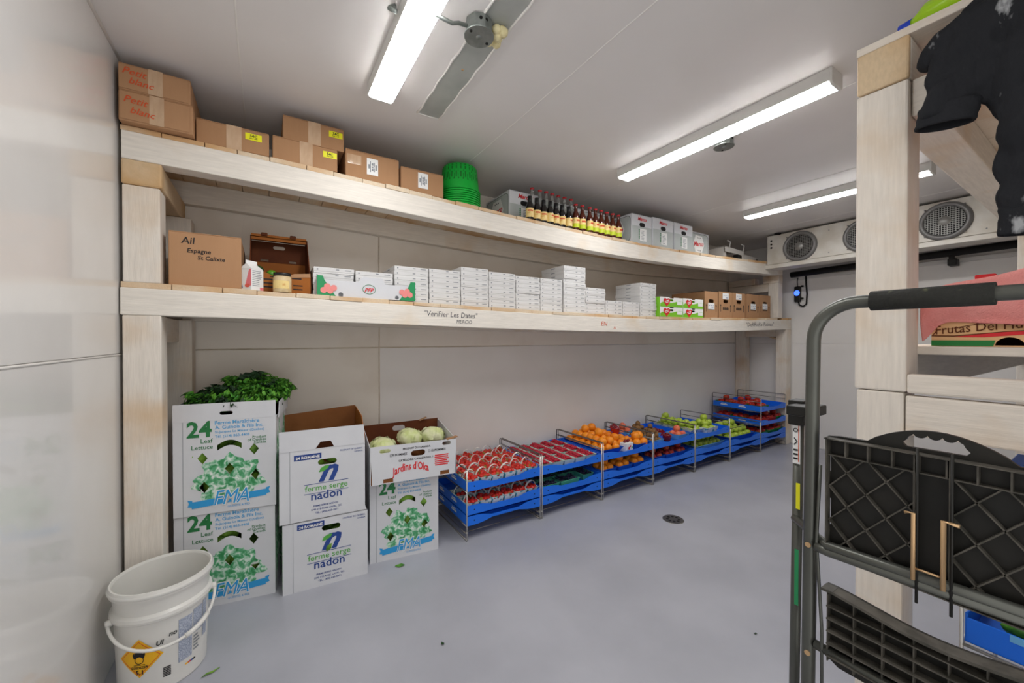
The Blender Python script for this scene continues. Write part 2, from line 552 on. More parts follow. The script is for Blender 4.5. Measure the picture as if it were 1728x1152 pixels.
SEAM = 1.253
g = 0.0025
wl = panel_wall('wall_left', ('wall_left',), lambda m: m.box(XL - 0.10, YR - 0.1, 0, XL - 0.006, YB + 0.1, ZC),
                [(XL - 0.02, YR, 0.0, XL, YB, SEAM - g), (XL - 0.02, YR, SEAM + g, XL, YB, ZC)])
xs = [XL, 0.702, XF]
pb = []
for a, b in zip(xs[:-1], xs[1:]):
    old = 1 if a < 0.5 else 0
    pb += [(a + g, YB, 0.0, b - g, YB + 0.02, SEAM - g, old), (a + g, YB, SEAM + g, b - g, YB + 0.02, ZC, 1)]
wb = panel_wall('wall_back', ('wall', 'wall_old'), lambda m: m.box(XL - 0.1, YB + 0.004, 0, XF + 0.1, YB + 0.1, ZC), pb)
for a in xs[1:-1]:
    q = MB(); q.tube([(a, YB - 0.0005, 0.0), (a, YB - 0.0005, ZC)], 0.0035, 6); q.build('caulk_seam', 'tancaulk' if a < 2 else 'caulk', wb)
q = MB(); q.tube([(XL, YB - 0.0005, SEAM), (1.92, YB - 0.0005, SEAM)], 0.0035, 6); q.build('caulk_seam', 'tancaulk', wb)
q = MB(); q.tube([(1.92, YB + 0.0005, SEAM), (XF, YB + 0.0005, SEAM)], 0.0028, 6); q.build('caulk_seam', 'wall', wb)
q = MB(); q.tube([(XL + 0.0005, YR, SEAM - 0.002), (XL + 0.0005, YB, SEAM - 0.002)], 0.004, 6); q.build('caulk_seam', 'caulk', wl)
wf = panel_wall('wall_far', ('wall',), lambda m: m.box(XF + 0.004, YR - 0.1, 0, XF + 0.1, YB + 0.1, ZC),
                [(XF, YR, 0, XF + 0.02, YB, SEAM - g), (XF, YR, SEAM + g, XF + 0.02, YB, ZC)])
wr = panel_wall('wall_right', ('wall',), lambda m: m.box(1.0, YR - 0.1, 0, XF + 0.1, YR - 0.004, ZC),
                [(1.0, YR - 0.02, 0, XF, YR, SEAM - g), (1.0, YR - 0.02, SEAM + g, XF, YR, ZC)])
cs = [XL - 0.1, -0.089, 1.185, 2.355, 3.53, 4.72, XF + 0.1]
mb = MB()
mb.box(XL - 0.1, YR - 0.1, ZC + 0.01, XF + 0.1, YB + 0.1, ZC + 0.1)
ceil = struct(mb.build('ceiling', 'ceiling'))
for i, (a, b) in enumerate(zip(cs[:-1], cs[1:])):
    q = MB()
    q.box(a + 0.001, YR - 0.1, ZC, b - 0.001, YB + 0.1, ZC + 0.012)
    q.build('panel', 'ceiling', ceil)
    if i:
        q = MB()
        n = 30
        q.tube([(a + 0.0015 * math.sin(k * 1.7), YR + (YB - YR) * k / n, ZC + 0.002) for k in range(n + 1)], 0.0045, 6)
        q.build('caulk_seam', 'caulk', ceil)
# corner caulk between left wall and ceiling, base coves
q = MB()
q.tube([(XL + 0.002, YR, ZC - 0.002), (XL + 0.002, YB, ZC - 0.002)], 0.007, 6)
struct(q.build('trim_1', 'caulk'))
q = MB()
q.tube([(XF - 0.002, YR, 0.004), (XF - 0.002, YB, 0.004)], 0.008, 6)
q.tube([(XL, YB - 0.002, 0.004), (XF, YB - 0.002, 0.004)], 0.008, 6)
struct(q.build('trim_2', 'caulk'))

# ------------------------------------------------------------------ ceiling lamps
def lamp(cx, y0, y1, label):
    t = thing('ceiling_lamp', label, 'lamp', (cx, (y0 + y1) / 2, ZC), 0, 'ceiling strip lamps')
    L = (y1 - y0) / 2
    h = MB()
    prof = [(-0.058, 0.0), (0.058, 0.0), (0.058, -0.042), (0.057, -0.060), (-0.057, -0.060), (-0.058, -0.042)]
    fr = (Vector((1, 0, 0)), Vector((0, 0, 1)))
    h.prism(prof, (), fr, (0, -L, 0), 2 * L)
    h.build('housing', 'housing', t, bevel=0.003)
    ln = MB()
    vs, fs = [], []
    n = 8
    for j in (0, 1):
        for k in range(n + 1):
            a = PI * k / n
            vs.append((-0.057 * math.cos(a), (-L + 0.012) if j == 0 else (L - 0.012), -0.060 - 0.009 * math.sin(a)))
    for k in range(n):
        fs.append((k, n + 1 + k, n + 2 + k, k + 1))
    fs += [tuple(range(n + 1)), tuple(reversed(range(n + 1, 2 * n + 2)))]
    ln.add(vs, fs, 0, False)
    ln.build('lens', 'lens', t)
    for sgn in (-1, 1):
        e = MB()
        e.prism([(-0.060, 0), (0.060, 0), (0.060, -0.060), (0.048, -0.071), (-0.048, -0.071), (-0.060, -0.060)], (), fr,
                (0, sgn * (L - 0.001) - 0.006, 0), 0.012)
        e.build('end_cap', 'housing', t, bevel=0.003)
    return t
lamp(0.47, 0.69, 1.925, 'long white strip lamp beside the round metal box with yellow foam')
lamp(2.18, 0.725, 1.965, 'long white strip lamp on the ceiling above the beer cartons')
lamp(3.885, 0.75, 1.98, 'long white strip lamp on the ceiling nearest to the cooling unit')

# metal strip let into the ceiling, with caulked edges
t = thing('ceiling_strip', 'grey metal strip caulked to the ceiling beside the lamp', 'metal strip', (0.75, 2.035, ZC))
q = MB(); q.box(-0.06, -2.3, -0.004, 0.06, 0, 0.0); q.build('plate', 'stripmetal', t)
for sx in (-0.06, 0.06):
    q = MB()
    q.tube([(sx + 0.003 * math.sin(k * 2.3), -2.3 + 2.3 * k / 40, -0.004) for k in range(41)], [0.004 + 0.002 * rnd.random() for _ in range(41)], 6)
    q.build('caulk_bead', 'caulk', t)
q = MB(); q.tube([(-0.06, 0, -0.004), (0, 0.003, -0.004), (0.062, -0.002, -0.004)], 0.004, 6); q.build('caulk_bead', 'caulk', t)
q = MB(); q.lathe([(0.0005, -0.0015), (0.005, -0.002), (0.006, 0.0)], 8, (0.0, -0.43, -0.004)); q.build('screw', 'brass', t)

def junction_box(loc, rz, label, foam):
    t = thing('junction_box', label, 'junction box', loc, rz)
    q = MB(); q.lathe([(0.0, 0.0), (0.052, 0.0), (0.052, -0.055), (0.0, -0.055)], 8, smooth=False); q.build('body', 'zinc', t, bevel=0.004)
    q = MB(); q.lathe([(0.0, -0.058), (0.056, -0.058), (0.057, -0.055), (0.0, -0.055)], 20, smooth=False); q.build('cover', 'zinc', t)
    q = MB(); q.lathe([(0.0, -0.060), (0.010, -0.060), (0.011, -0.058)], 12); q.build('knockout', 'zinc', t)
    for a in (0.3, PI + 0.3):
        q = MB(); q.lathe([(0.0, -0.061), (0.005, -0.061), (0.006, -0.058)], 8, (0.042 * math.cos(a), 0.042 * math.sin(a), 0)); q.build('screw', 'dark', t)
    for a in (-1.9, -1.45):
        q = MB()
        q.tube([(0.047 * math.cos(a), 0.047 * math.sin(a), -0.022), (0.051 * math.cos(a), 0.051 * math.sin(a), -0.022)], 0.006, 8)
        q.build('knockout_hole', 'dark', t)
    if foam:
        q = MB()
        q.tube([(-0.05, 0.0, -0.035), (-0.085, 0.0, -0.04), (-0.11, -0.004, -0.055), (-0.19, -0.01, -0.056)], 0.007, 8)
        q.build('conduit', 'zinc', t)
    return t
jb = junction_box((0.69, 1.33, ZC - 0.004), 0.0, 'octagonal zinc box with yellow spray foam at its side', True)
q = MB()
for k in range(9):
    a = rnd.uniform(-0.6, 0.6)
    q.lathe([(0.0, -0.019)] + [(0.020 * math.sin(PI * j / 5), -0.019 * math.cos(PI * j / 5)) for j in range(1, 5)] + [(0.0, 0.019)], 8,
            (0.072 + rnd.uniform(-0.012, 0.022), rnd.uniform(-0.035, 0.04), -0.014 - rnd.uniform(0, 0.016)))
q.build('spray_foam', 'spray', jb)
junction_box((2.33, 1.32, ZC), 0.4, 'zinc ceiling box tucked behind the lamp above the beer cartons', False)
q = MB(); q.tube([(0.40, 1.42, ZC - 0.01), (0.385, 1.42, ZC - 0.02), (0.375, 1.41, ZC - 0.035), (0.40, 1.40, ZC - 0.045)], 0.008, 8)
tag(q.build('cable_clip', 'zinc'), 'small round metal cable clip peeping out beside the ceiling lamp', 'clip')

# ------------------------------------------------------------------ the long whitewashed shelf
_ku = np.polyfit([-0.52, 0.3, 1.43, 2.92, 4.27, 5.36], [2.212, 2.193, 2.157, 2.127, 2.163, 2.205], 4)
_km = np.polyfit([-0.52, 0.3, 1.43, 2.92, 4.28, 5.58], [1.541, 1.526, 1.505, 1.491, 1.515, 1.550], 4)
BU = lambda x: float(np.polyval(_ku, x))          # top of the sagging upper beam
BM = lambda x: float(np.polyval(_km, x))
PT = 0.024
ZU = lambda x: BU(x) + PT                          # plank tops
ZM = lambda x: BM(x) + PT

shelf = thing('storage_shelf', 'long two-tier whitewashed timber shelf sagging along the white wall', 'shelf', (0, 0, 0))
def beam(name, x0, x1, y0, y1, fz, th, n=26):
    q = MB()
    vs, fs = [], []
    for i in range(n + 1):
        x = x0 + (x1 - x0) * i / n
        z = fz(x)
        vs += [(x, y0, z - th), (x, y1, z - th), (x, y1, z), (x, y0, z)]
    for i in range(n):
        a, b = 4 * i, 4 * i + 4
        for j in range(4):
            k = (j + 1) % 4
            fs.append((a + k, a + j, b + j, b + k))
    fs += [(0, 1, 2, 3), (4 * n + 3, 4 * n + 2, 4 * n + 1, 4 * n)]
    q.add(vs, fs)
    return q.build(name, 'woodx', shelf, bevel=0.004)
fbu = beam('beam', -0.518, 5.358, YF, YF + 0.09, BU, 0.120)
beam('beam', -0.518, 5.20, YB - 0.062, YB - 0.006, BU, 0.125)
fbm = beam('beam', -0.525, 5.585, YF, YF + 0.09, BM, 0.118)
beam('beam', -0.40, 5.46, YB - 0.062, YB - 0.006, BM, 0.118)
def block(name, x0, y0, z0, x1, y1, z1, m, bev=0.005):
    q = MB(); q.box(x0, y0, z0, x1, y1, z1)
    return q.build(name, m, shelf, bevel=bev)
# posts
zmL, zuL = ZM(-0.45), BU(-0.45) - 0.12
block('post', -0.519, YF + 0.002, 0, -0.392, YF + 0.125, BM(-0.45) - 0.118, 'woodz')
block('post', -0.517, YF + 0.004, zmL, -0.394, YF + 0.125, zuL - 0.108, 'woodz')
block('cross_beam', -0.519, YF - 0.002, zuL - 0.107, -0.386, YB - 0.03, zuL, 'endgrain', 0.008)
block('post', -0.470, YB - 0.15, 0, -0.345, YB - 0.025, BM(-0.4) - 0.118, 'woodz')
block('post', -0.470, YB - 0.15, zmL, -0.345, YB - 0.025, zuL - 0.108, 'woodz')
block('cross_beam', -0.50, YF + 0.126, 1.30, -0.40, YB - 0.152, 1.42, 'woody')
block('cross_beam', -0.50, YF + 0.126, 0.0, -0.42, YB - 0.152, 0.10, 'woody')
block('post', 5.47, YF + 0.003, 0, 5.595, YF + 0.125, BM(5.5) - 0.118, 'woodz')
block('post', 5.47, YB - 0.13, 0, 5.595, YB - 0.005, BM(5.5) - 0.118, 'woodz')
block('cross_beam', 5.475, YF + 0.126, 1.34, 5.585, YB - 0.132, 1.425, 'woody')
zmR, zuR = ZM(5.3), BU(5.3) - 0.12
block('post', 5.25, YF + 0.002, zmR, 5.358, YF + 0.115, zuR - 0.09, 'woodz')
block('post_block', 5.25, YF + 0.0, zuR - 0.089, 5.360, YF + 0.175, zuR, 'woody')
block('post_block', 5.25, YF + 0.27, zuR - 0.089, 5.358, YB - 0.03, zuR - 0.01, 'woody')
block('cross_beam', 5.26, YF + 0.116, zuR - 0.19, 5.35, YB - 0.03, zuR - 0.092, 'woody')
block('post', 5.25, YB - 0.13, zmR, 5.358, YB - 0.025, zuR - 0.195, 'woodz')
q = MB(); q.bar((5.53, YB - 0.25, 1.40), (5.53, YF + 0.126, 1.31), 0.06, 0.02)
q.build('brace', 'plank', shelf)
# planks lying across the beams
def planks(x0, x1, fz, seed, pitch):
    r = random.Random(seed)
    x = x0
    while x < x1 - 0.05:
        wd = pitch * r.uniform(0.82, 1.14)
        b = min(x + wd, x1)
        q = MB()
        yf = YF + r.uniform(-0.004, 0.010)
        zz = fz((x + b) / 2)
        sl = (fz(b) - fz(x))
        th = PT + r.uniform(-0.003, 0.002)
        vs = []
        for z in (0, th):
            for y in (yf, YB - 0.012):
                for xx in (x + 0.0012, b - 0.0012):
                    vs.append((xx, y, zz + (sl / 2 if xx > (x + b) / 2 else -sl / 2) + z))
        q.add(vs, [(0, 2, 3, 1), (4, 5, 7, 6), (0, 1, 5, 4), (2, 6, 7, 3), (0, 4, 6, 2), (1, 3, 7, 5)])
        q.build('plank', 'plank', shelf, bevel=0.0025)
        x = b
planks(-0.522, 5.36, BU, 3, 0.150)
planks(-0.525, 5.24, BM, 5, 0.165)
planks(5.36, 5.58, BM, 6, 0.11)
# handwriting on the beams
def on_beam(x, fz, dz, txt, size, m, width=None, shear=0.15):
    q = MB()
    q.text(txt, (x, YF, fz(x) + dz), FRONT, size=size, width=width, shear=shear, rot=math.atan((fz(x + .3) - fz(x)) / .3))
    q.build('handwriting', m, fbm, label='pen writing on the beam')
on_beam(0.82, BM, -0.058, '"VeriFier Les Dates"', 0.048, 'inkpen', 0.36, 0.1)
on_beam(1.03, BM, -0.095, 'MERCiO', 0.034, 'inkpen', 0.11)
on_beam(2.30, BM, -0.07, 'EN', 0.05, 'orangeink', 0.07)
on_beam(4.52, BM, -0.07, '"DeRRieRe Poteau"', 0.062, 'inkpen', 0.62, 0.1)
on_beam(2.44, BM, -0.112, '^', 0.06, 'orangeink', 0.025)

# ------------------------------------------------------------------ cartons
def carton(name, label, x0, x1, yf, d, z, h, m='card', rz=0.0, group=None, tape=True, cat='box', front_tape=True, open_top=False):
    wd = x1 - x0
    t = thing(name, label, cat, ((x0 + x1) / 2, yf, z), rz, group)
    q = MB(); q.box(-wd / 2, 0, 0.0, wd / 2, d, h - 0.004)
    q.build('body', m, t, bevel=0.004)
    for k, (a, b) in enumerate(((0.001, d / 2 - 0.0015), (d / 2 + 0.0015, d - 0.001))):
        q = MB(); q.box(-wd / 2 + 0.001, a, h - 0.004, wd / 2 - 0.001, b, h)
        q.build('flap', m, t, bevel=0.0015)
    if tape:
        q = MB(); q.box(-0.026, -0.0005, h, 0.026, d + 0.0005, h + 0.0008)
        if front_tape:
            q.box(-0.026, -0.0012, h - 0.075, 0.026, 0.0, h + 0.0008)
        q.build('tape', 'tape', t)
    return t
def front_text(t, items, y=0.0, name='lettering', m='ink'):
    q = MB()
    for it in items:
        q.text(it[0], (it[1], y, it[2]), FRONT, **it[3])
    return q.build(name, m, t)

z = ZU(-0.4) + 0.012
def petit(zz, h, y, x0, x1, label):
    t = carton('carton', label, x0, x1, y, 0.38, zz, h, 'card2', tape=False)
    q = MB(); q.box(-0.024, -0.0012, 0.004, 0.024, 0, h); tp = q.build('tape', 'tape', t)
    q = MB()
    q.text('Petit', (-0.105, 0, h * 0.62), FRONT, size=0.040, shear=0.25, bold=0.012, rot=-0.08)
    q.text('blanc', (-0.085, 0, h * 0.28), FRONT, size=0.038, shear=0.25, bold=0.012, rot=-0.08)
    hw = q.build('handwriting', 'orangeink', t, label='orange marker writing')
    q = MB(); q.box(-0.117, -0.0035, 0.006, 0.110, 0.0, h - 0.006); q.build('front_flap', 'card2', t, bevel=0.002)
    hw.location.y = -0.0035
    tp.location.y = -0.003
    return t
petit(z - 0.012 + 0.001, 0.128, 2.262, -0.516, -0.272, 'brown carton marked Petit blanc, lower of the two by the ceiling corner')
petit(z + 0.118, 0.112, 2.264, -0.516, -0.280, 'brown carton marked Petit blanc, upper of the two by the ceiling corner')

def s4c(x0, x1, z, h, label, y=2.315, lx=0.08, rz=0.0):
    t = carton('carton', label, x0, x1, y, 0.34, z, h, 'card', rz=rz, front_tape=False)
    q = MB(); q.quad((lx, 0, h * 0.55), 0.068, 0.032, FRONT, lift=0.0016)
    lb = q.build('sticker', 'yellow', t, label='yellow sticker')
    q = MB()
    q.text('S4C', (lx + 0.034, -0.0012, h * 0.55 + 0.014), FRONT, size=0.019, align='c', bold=0.02)
    q.quad((lx + 0.016, -0.0012, h * 0.55 + 0.007), 0.016, 0.002, FRONT, lift=0.0012); q.quad((lx + 0.036, -0.0012, h * 0.55 + 0.007), 0.014, 0.002, FRONT, lift=0.0012)
    q.build('lettering', 'ink', lb)
    q = MB(); q.box(-0.03, -0.0012, 0.0, 0.03, 0, h); q.build('tape', 'tape', t)
    return t
s4c(-0.268, 0.020, ZU(-0.12), 0.112, 'brown carton with yellow sticker standing alone on the top shelf', lx=0.045)
s4c(0.034, 0.336, ZU(0.18), 0.122, 'brown carton with yellow sticker under another one on the top shelf')
s4c(0.080, 0.372, ZU(0.18) + 0.123, 0.122, 'brown carton with yellow sticker, upper of two on the top shelf', 2.33, 0.07)

def wlab(x0, x1, h, label, lx, tape_x):
    xm = (x0 + x1) / 2
    t = carton('carton', label, x0, x1, 2.32, 0.36, ZU(xm), h, 'card', tape=False)
    if tape_x is not None:
        q = MB(); q.box(tape_x - 0.04, -0.0012, h * 0.5, tape_x + 0.035, 0, h * 0.83); q.build('tape', 'tape', t)
    q = MB(); q.quad((lx, 0, h * 0.24), 0.062, 0.092, FRONT, lift=0.0016); lb = q.build('label', 'label', t, label='white printed label')
    q = MB()
    zc = h * 0.24 + 0.046
    for x, wd, segs in ((0.008, 0.008, ((-0.012, 0.024),)), (0.018, 0.004, ((-0.030, 0.060),)), (0.026, 0.009, ((-0.022, 0.012), (-0.006, 0.010), (0.008, 0.014))),
                        (0.037, 0.006, ((-0.026, 0.022), (0.0, 0.026))), (0.047, 0.008, ((-0.016, 0.030),))):
        for z0_, ln in segs:
            q.quad((lx + x, -0.0012, zc + z0_), wd, ln, FRONT, lift=0.0012)
    q.build('printed_lines', 'inkgrey', lb)
    return t
wlab(0.378, 0.672, 0.158, 'brown carton with white label between yellow-sticker cartons and the smaller labelled carton', -0.035, -0.10)
wlab(0.684, 0.952, 0.142, 'brown carton with white label next to the green baskets', -0.03, None)

# nested green baskets, upside down
q = MB()
prof = [(0.0, 0.180), (0.100, 0.180), (0.112, 0.174), (0.118, 0.160), (0.127, 0.075), (0.132, 0.011), (0.141, 0.011), (0.142, 0.001), (0.130, 0.0), (0.124, 0.07), (0.108, 0.168), (0.0, 0.175)]
q.turned(prof, 40)
gb = q.mesh('basket_shell', 'greenplastic')
sq = MB()
for k in range(26):
    a = 2 * PI * k / 26
    for z0, z1, r0, r1 in ((0.130, 0.150, 0.1212, 0.1190), (0.156, 0.166, 0.1184, 0.1165), (0.075, 0.115, 0.1270, 0.1228)):
        ca, sa, wd = math.cos(a), math.sin(a), 0.004
        vs = [((r + 0.0012) * ca - s * wd * sa, (r + 0.0012) * sa + s * wd * ca, zz) for r, zz in ((r0, z0), (r1, z1)) for s in (-1, 1)]
        sq.add(vs, [(0, 1, 3, 2)])
sm = sq.mesh('slots', 'greendark')
for k in range(9):
    t = thing('bushel_basket', 'bright green plastic basket in the nested upside-down stack', 'basket', (1.135, 2.475, ZU(1.135) + 0.0145 * k), 0.12 * k,
              'nested green baskets')
    if k == 8:
        t['label'] = 'bright green plastic basket on top of the nested upside-down stack'
    for n_, me in (('shell', gb), ('slot_rows', sm)):
        o = bpy.data.objects.new(n_, me); C.objects.link(o); o.parent = t
        if n_ == 'slot_rows':
            o['kind'] = 'stuff'

# soft drink cartons
def marco_front(t, wd, h):
    q = MB(); q.prism([(-wd / 2 + 0.004, 0.006), (wd / 2 - 0.004, 0.006), (wd / 2 - 0.004, h * 0.60), (-wd / 2 + 0.004, h * 0.60)], (), FRONT, (0, -0.001, 0), 0.0008)
    q.build('grey_band', 'cardgrey', t)
    q = MB(); q.text('Marco', (0.0, 0, h * 0.80), FRONT, width=0.115, align='c', shear=0.3, bold=0.03, lift=0.002); q.build('logo', 'redink', t, label='red script logo')
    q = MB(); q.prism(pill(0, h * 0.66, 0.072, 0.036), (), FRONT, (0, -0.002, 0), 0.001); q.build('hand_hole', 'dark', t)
    q = MB(); q.quad((-0.03, 0, h * 0.10), 0.085, h * 0.42, FRONT, lift=0.0022); lb = q.build('label', 'label', t)
    q = MB()
    for k in range(7):
        q.quad((-0.012, -0.002, h * (0.15 + 0.048 * k)), 0.055 * rnd.uniform(0.6, 1), 0.004, FRONT, lift=0.0012)
    q.build('printed_lines', 'inkgrey', lb)
    q = MB()
    for k in range(6):
        q.quad((-0.044, 0, h * (0.17 + 0.056 * k)), 0.012, h * 0.04, FRONT, lift=0.0022)
    q.build('green_squares', 'greenink', t)

def outline(pts, wd):
    """ring between a closed outline and the same shrunk towards its middle"""
    cx = sum(p[0] for p in pts) / len(pts); cy = sum(p[1] for p in pts) / len(pts)
    w_ = max(p[0] for p in pts) - min(p[0] for p in pts); h_ = max(p[1] for p in pts) - min(p[1] for p in pts)
    return pts, [(cx + (x - cx) * (1 - 2 * wd / w_), cy + (y - cy) * (1 - 2 * wd / h_)) for x, y in pts]

def rrect(w_, h_, r, n=4):
    out = []
    for cx, cy, a in ((w_ / 2 - r, h_ / 2 - r, 0), (-w_ / 2 + r, h_ / 2 - r, 90), (-w_ / 2 + r, -h_ / 2 + r, 180), (w_ / 2 - r, -h_ / 2 + r, 270)):
        for k in range(n + 1):
            b = R(a + 90 * k / n)
            out.append((cx + r * math.cos(b), cy + r * math.sin(b)))
    return out

def marco_side(t, cx, d, h, fr, o):
    """large logo panel: grey field, dark outline, hexagon badge, red script"""
    off = Vector(o) + fr[0].cross(fr[1]) * 0.0012
    q = MB(); q.prism(rrect(d - 0.03, h - 0.03, 0.035), (), fr, off, 0.001); q.build('grey_panel', 'cardgrey', t)
    a, b = outline(rrect(d - 0.03, h - 0.03, 0.035), 0.003)
    q = MB(); q.prism(a, [b], fr, off + fr[0].cross(fr[1]) * 0.0008, 0.0008)
    q.build('outline', 'ink', t)
    hx = [(-0.055, 0.085), (0.055, 0.085), (0.095, 0.0), (0.055, -0.085), (-0.055, -0.085), (-0.095, 0.0)]
    q = MB(); q.prism(hx, (), fr, off + fr[0].cross(fr[1]) * 0.0008, 0.0008); q.build('badge', 'label', t)
    q = MB(); q.text('Marco', (off.x, off.y, off.z - 0.02), fr, width=0.17, align='c', shear=0.25, bold=0.025, rot=0.08, lift=0.002)
    q.build('logo', 'redink', t, label='large red script logo')
    q = MB()
    for k in (-1, 0, 1):
        for yy in (0.062, -0.066):
            q.prism(disc(k * 0.025, yy, 0.006, 8), (), fr, off + fr[0].cross(fr[1]) * 0.002, 0.0008)
    q.build('dots', 'ink', t)

def marco(x0, x1, yf, d, h, label, rz=0.0, side=False, front=True, flap=False):
    xm = (x0 + x1) / 2
    wd = x1 - x0
    t = carton('drink_carton', label, x0, x1, yf, d, ZU(xm), h, 'cardwhite', tape=False, rz=rz, group='Marco drink cartons' if False else None)
    if front:
        marco_front(t, wd, h)
    else:
        marco_side(t, 0, wd, h, FRONT, (0, 0, h / 2))
    if side:
        marco_side(t, 0, d, h, LEFT, (-wd / 2, d / 2, h / 2))
    if flap:
        q = MB(); q.bar((wd / 2 - 0.005, 0.05, h), (wd / 2 + 0.0, 0.05, h + 0.001), 0.1, 0.002)
        q = MB(); q.prism([(-0.10, 0), (0.12, 0), (0.03, 0.05)], (), FRONT, (0.0, 0.15, h), 0.003); q.build('raised_flap', 'redink', t)
    return t
marco(1.52, 1.785, 2.45, 0.36, 0.243, 'white drink carton with big side logo next to the green baskets', side=True)
marco(1.80, 2.18, 2.465, 0.26, 0.240, 'grey drink carton behind the black-capped bottles', front=False)
marco(2.19, 2.57, 2.465, 0.26, 0.240, 'grey drink carton behind the red-capped brown bottles', front=False)
marco(2.690, 2.952, 2.325, 0.36, 0.252, 'white drink carton next to the row of bottles', side=True)
marco(2.965, 3.258, 2.325, 0.36, 0.262, 'white drink carton with a raised red flap, middle of three', side=True, flap=True)
marco(3.275, 3.560, 2.325, 0.36, 0.258, 'white drink carton touching the one turned to show its big logo', side=True)
marco(3.60, 3.96, 2.40, 0.28, 0.238, 'white drink carton turned to show its big red logo to the room', front=False)

# bottles
def bottle_proto(kind):
    t = thing('bottle', '', 'bottle')
    if kind == 'clear':
        h, r = 0.272, 0.029
    elif kind == 'dark':
        h, r = 0.172, 0.029
    else:
        h, r = 0.206, 0.029
    q = MB()
    sh = h * 0.52
    q.lathe([(0.0, 0.001), (r - 0.004, 0.0), (r, 0.005), (r, sh), (r * 0.92, sh + 0.018), (r * 0.50, sh + 0.048), (r * 0.44, h - 0.012), (r * 0.48, h - 0.01), (r * 0.48, h), (0, h)], 16)
    q.build('glass', {'clear': 'clearglass', 'dark': 'darkglass', 'brown': 'amber'}[kind], t)
    q = MB()
    ch = 0.045 if kind == 'dark' else 0.010
    q.lathe([(r * 0.5, h - ch), (r * 0.56, h - ch + 0.002), (r * 0.54, h + 0.002), (0, h + 0.004)], 14)
    q.build('cap', 'blackcap' if kind == 'dark' else 'redcap', t)
    if kind != 'clear':
        q = MB()
        q.lathe([(r + 0.0006, sh * 0.33), (r + 0.0006, sh * 0.92)], 18)
        lb = q.build('label', 'beerlabel', t)
        if kind == 'brown':
            q = MB(); q.lathe([(r + 0.001, sh * 0.20), (r + 0.001, sh * 0.50)], 18); q.build('lime_band', 'limelabel', t)
        else:
            q = MB(); q.lathe([(r + 0.001, sh * 0.20), (r + 0.001, sh * 0.36)], 18); q.build('amber_band', 'beerlabel', t)
        q = MB(); q.lathe([(r + 0.0014, sh * 0.66), (r + 0.0014, sh * 0.78)], 6, a0=-PI * 0.72, a1=-PI * 0.3); q.build('script', 'orangeink', lb)
    return t
xs_dark = [1.622, 1.686, 1.75, 1.806, 1.864, 1.924, 1.99]
xs_brown = [2.064, 2.128, 2.206, 2.272, 2.334, 2.402, 2.470, 2.540]
pd = bottle_proto('dark'); pbn = bottle_proto('brown'); pc = bottle_proto('clear')
def put_bottles(proto, xs_, y, lab, grp):
    for i, x in enumerate(xs_):
        o = proto if i == 0 else dup(proto, (0, 0, 0))
        o.location = (x, y + rnd.uniform(-0.004, 0.004), ZU(x) + 0.0005)
        o.rotation_euler.z = rnd.uniform(-0.5, 0.5)
        o['label'], o['group'] = lab, grp
put_bottles(pd, xs_dark, 2.338, 'dark beer bottle with black cap and cream label in the front row', 'black-capped bottles')
put_bottles(pbn, xs_brown, 2.338, 'brown beer bottle with red cap and lime-edged label', 'red-capped brown bottles')
put_bottles(pc, [1.695, 1.768, 1.826, 1.885, 1.95, 2.012, 2.08], 2.412, 'tall clear bottle with red cap behind the dark bottles', 'clear red-capped bottles')

# sheet metal tray with two wire hooks at the end of the top shelf
zt = ZU(4.55)
t = thing('metal_tray', 'folded white sheet-metal tray with two upright wire hooks', 'metal tray', (4.60, 2.40, zt), 0.05)
for k, (x0, x1, zz) in enumerate(((-0.36, 0.06, 0.125), (0.02, 0.50, 0.085))):
    q = MB()
    q.prism([(x0, zz), (x1, zz - 0.01), (x1, zz - 0.006), (x0, zz + 0.004)], (), FRONT, (0, 0, 0), 0.30)
    q.box(x0, 0, zz - 0.055, x1, 0.004, zz - 0.004)
    q.build('folded_sheet', 'sheetsteel', t, bevel=0.001)
for x in (-0.20, 0.12):
    q = MB(); q.tube([(x, 0.04, 0.08), (x + 0.03, 0.04, 0.205), (x - 0.03, 0.04, 0.212)], 0.006, 6); q.build('wire_hook', 'conduit', t)
for x in (-0.08, 0.36):
    q = MB(); q.box(x, 0.0, 0.0, x + 0.05, 0.05, 0.07); q.build('rubber_foot', 'blackrubber', t)
q = MB(); q.box(-0.36, 0.02, 0.001, -0.30, 0.28, 0.12); q.box(0.44, 0.02, 0.001, 0.48, 0.28, 0.078); q.box(0.0, 0.05, 0.001, 0.04, 0.28, 0.085); q.build('side_fold', 'sheetsteel', t)

# ------------------------------------------------------------------ middle shelf
t = carton('carton', 'large brown carton with black handwriting next to the milk carton', -0.372, -0.098, 2.335, 0.40, ZM(-0.23), 0.252, 'card2', tape=False)
front_text(t, [('Ail', -0.092, 0.198, dict(size=0.044, shear=0.1, bold=0.008)), ('Espagne', -0.070, 0.158, dict(width=0.088, shear=0.1, bold=0.015)),
               ('St Calixte', -0.032, 0.128, dict(width=0.104, shear=0.1, bold=0.015))], name='handwriting')
q = MB(); q.prism([(0, 0), (0.05, -0.02), (0.06, -0.20), (0.0, -0.22)], (), RIGHT, (0.137, 0.02, 0.24), 0.003); q.build('side_flap', 'card2', t)

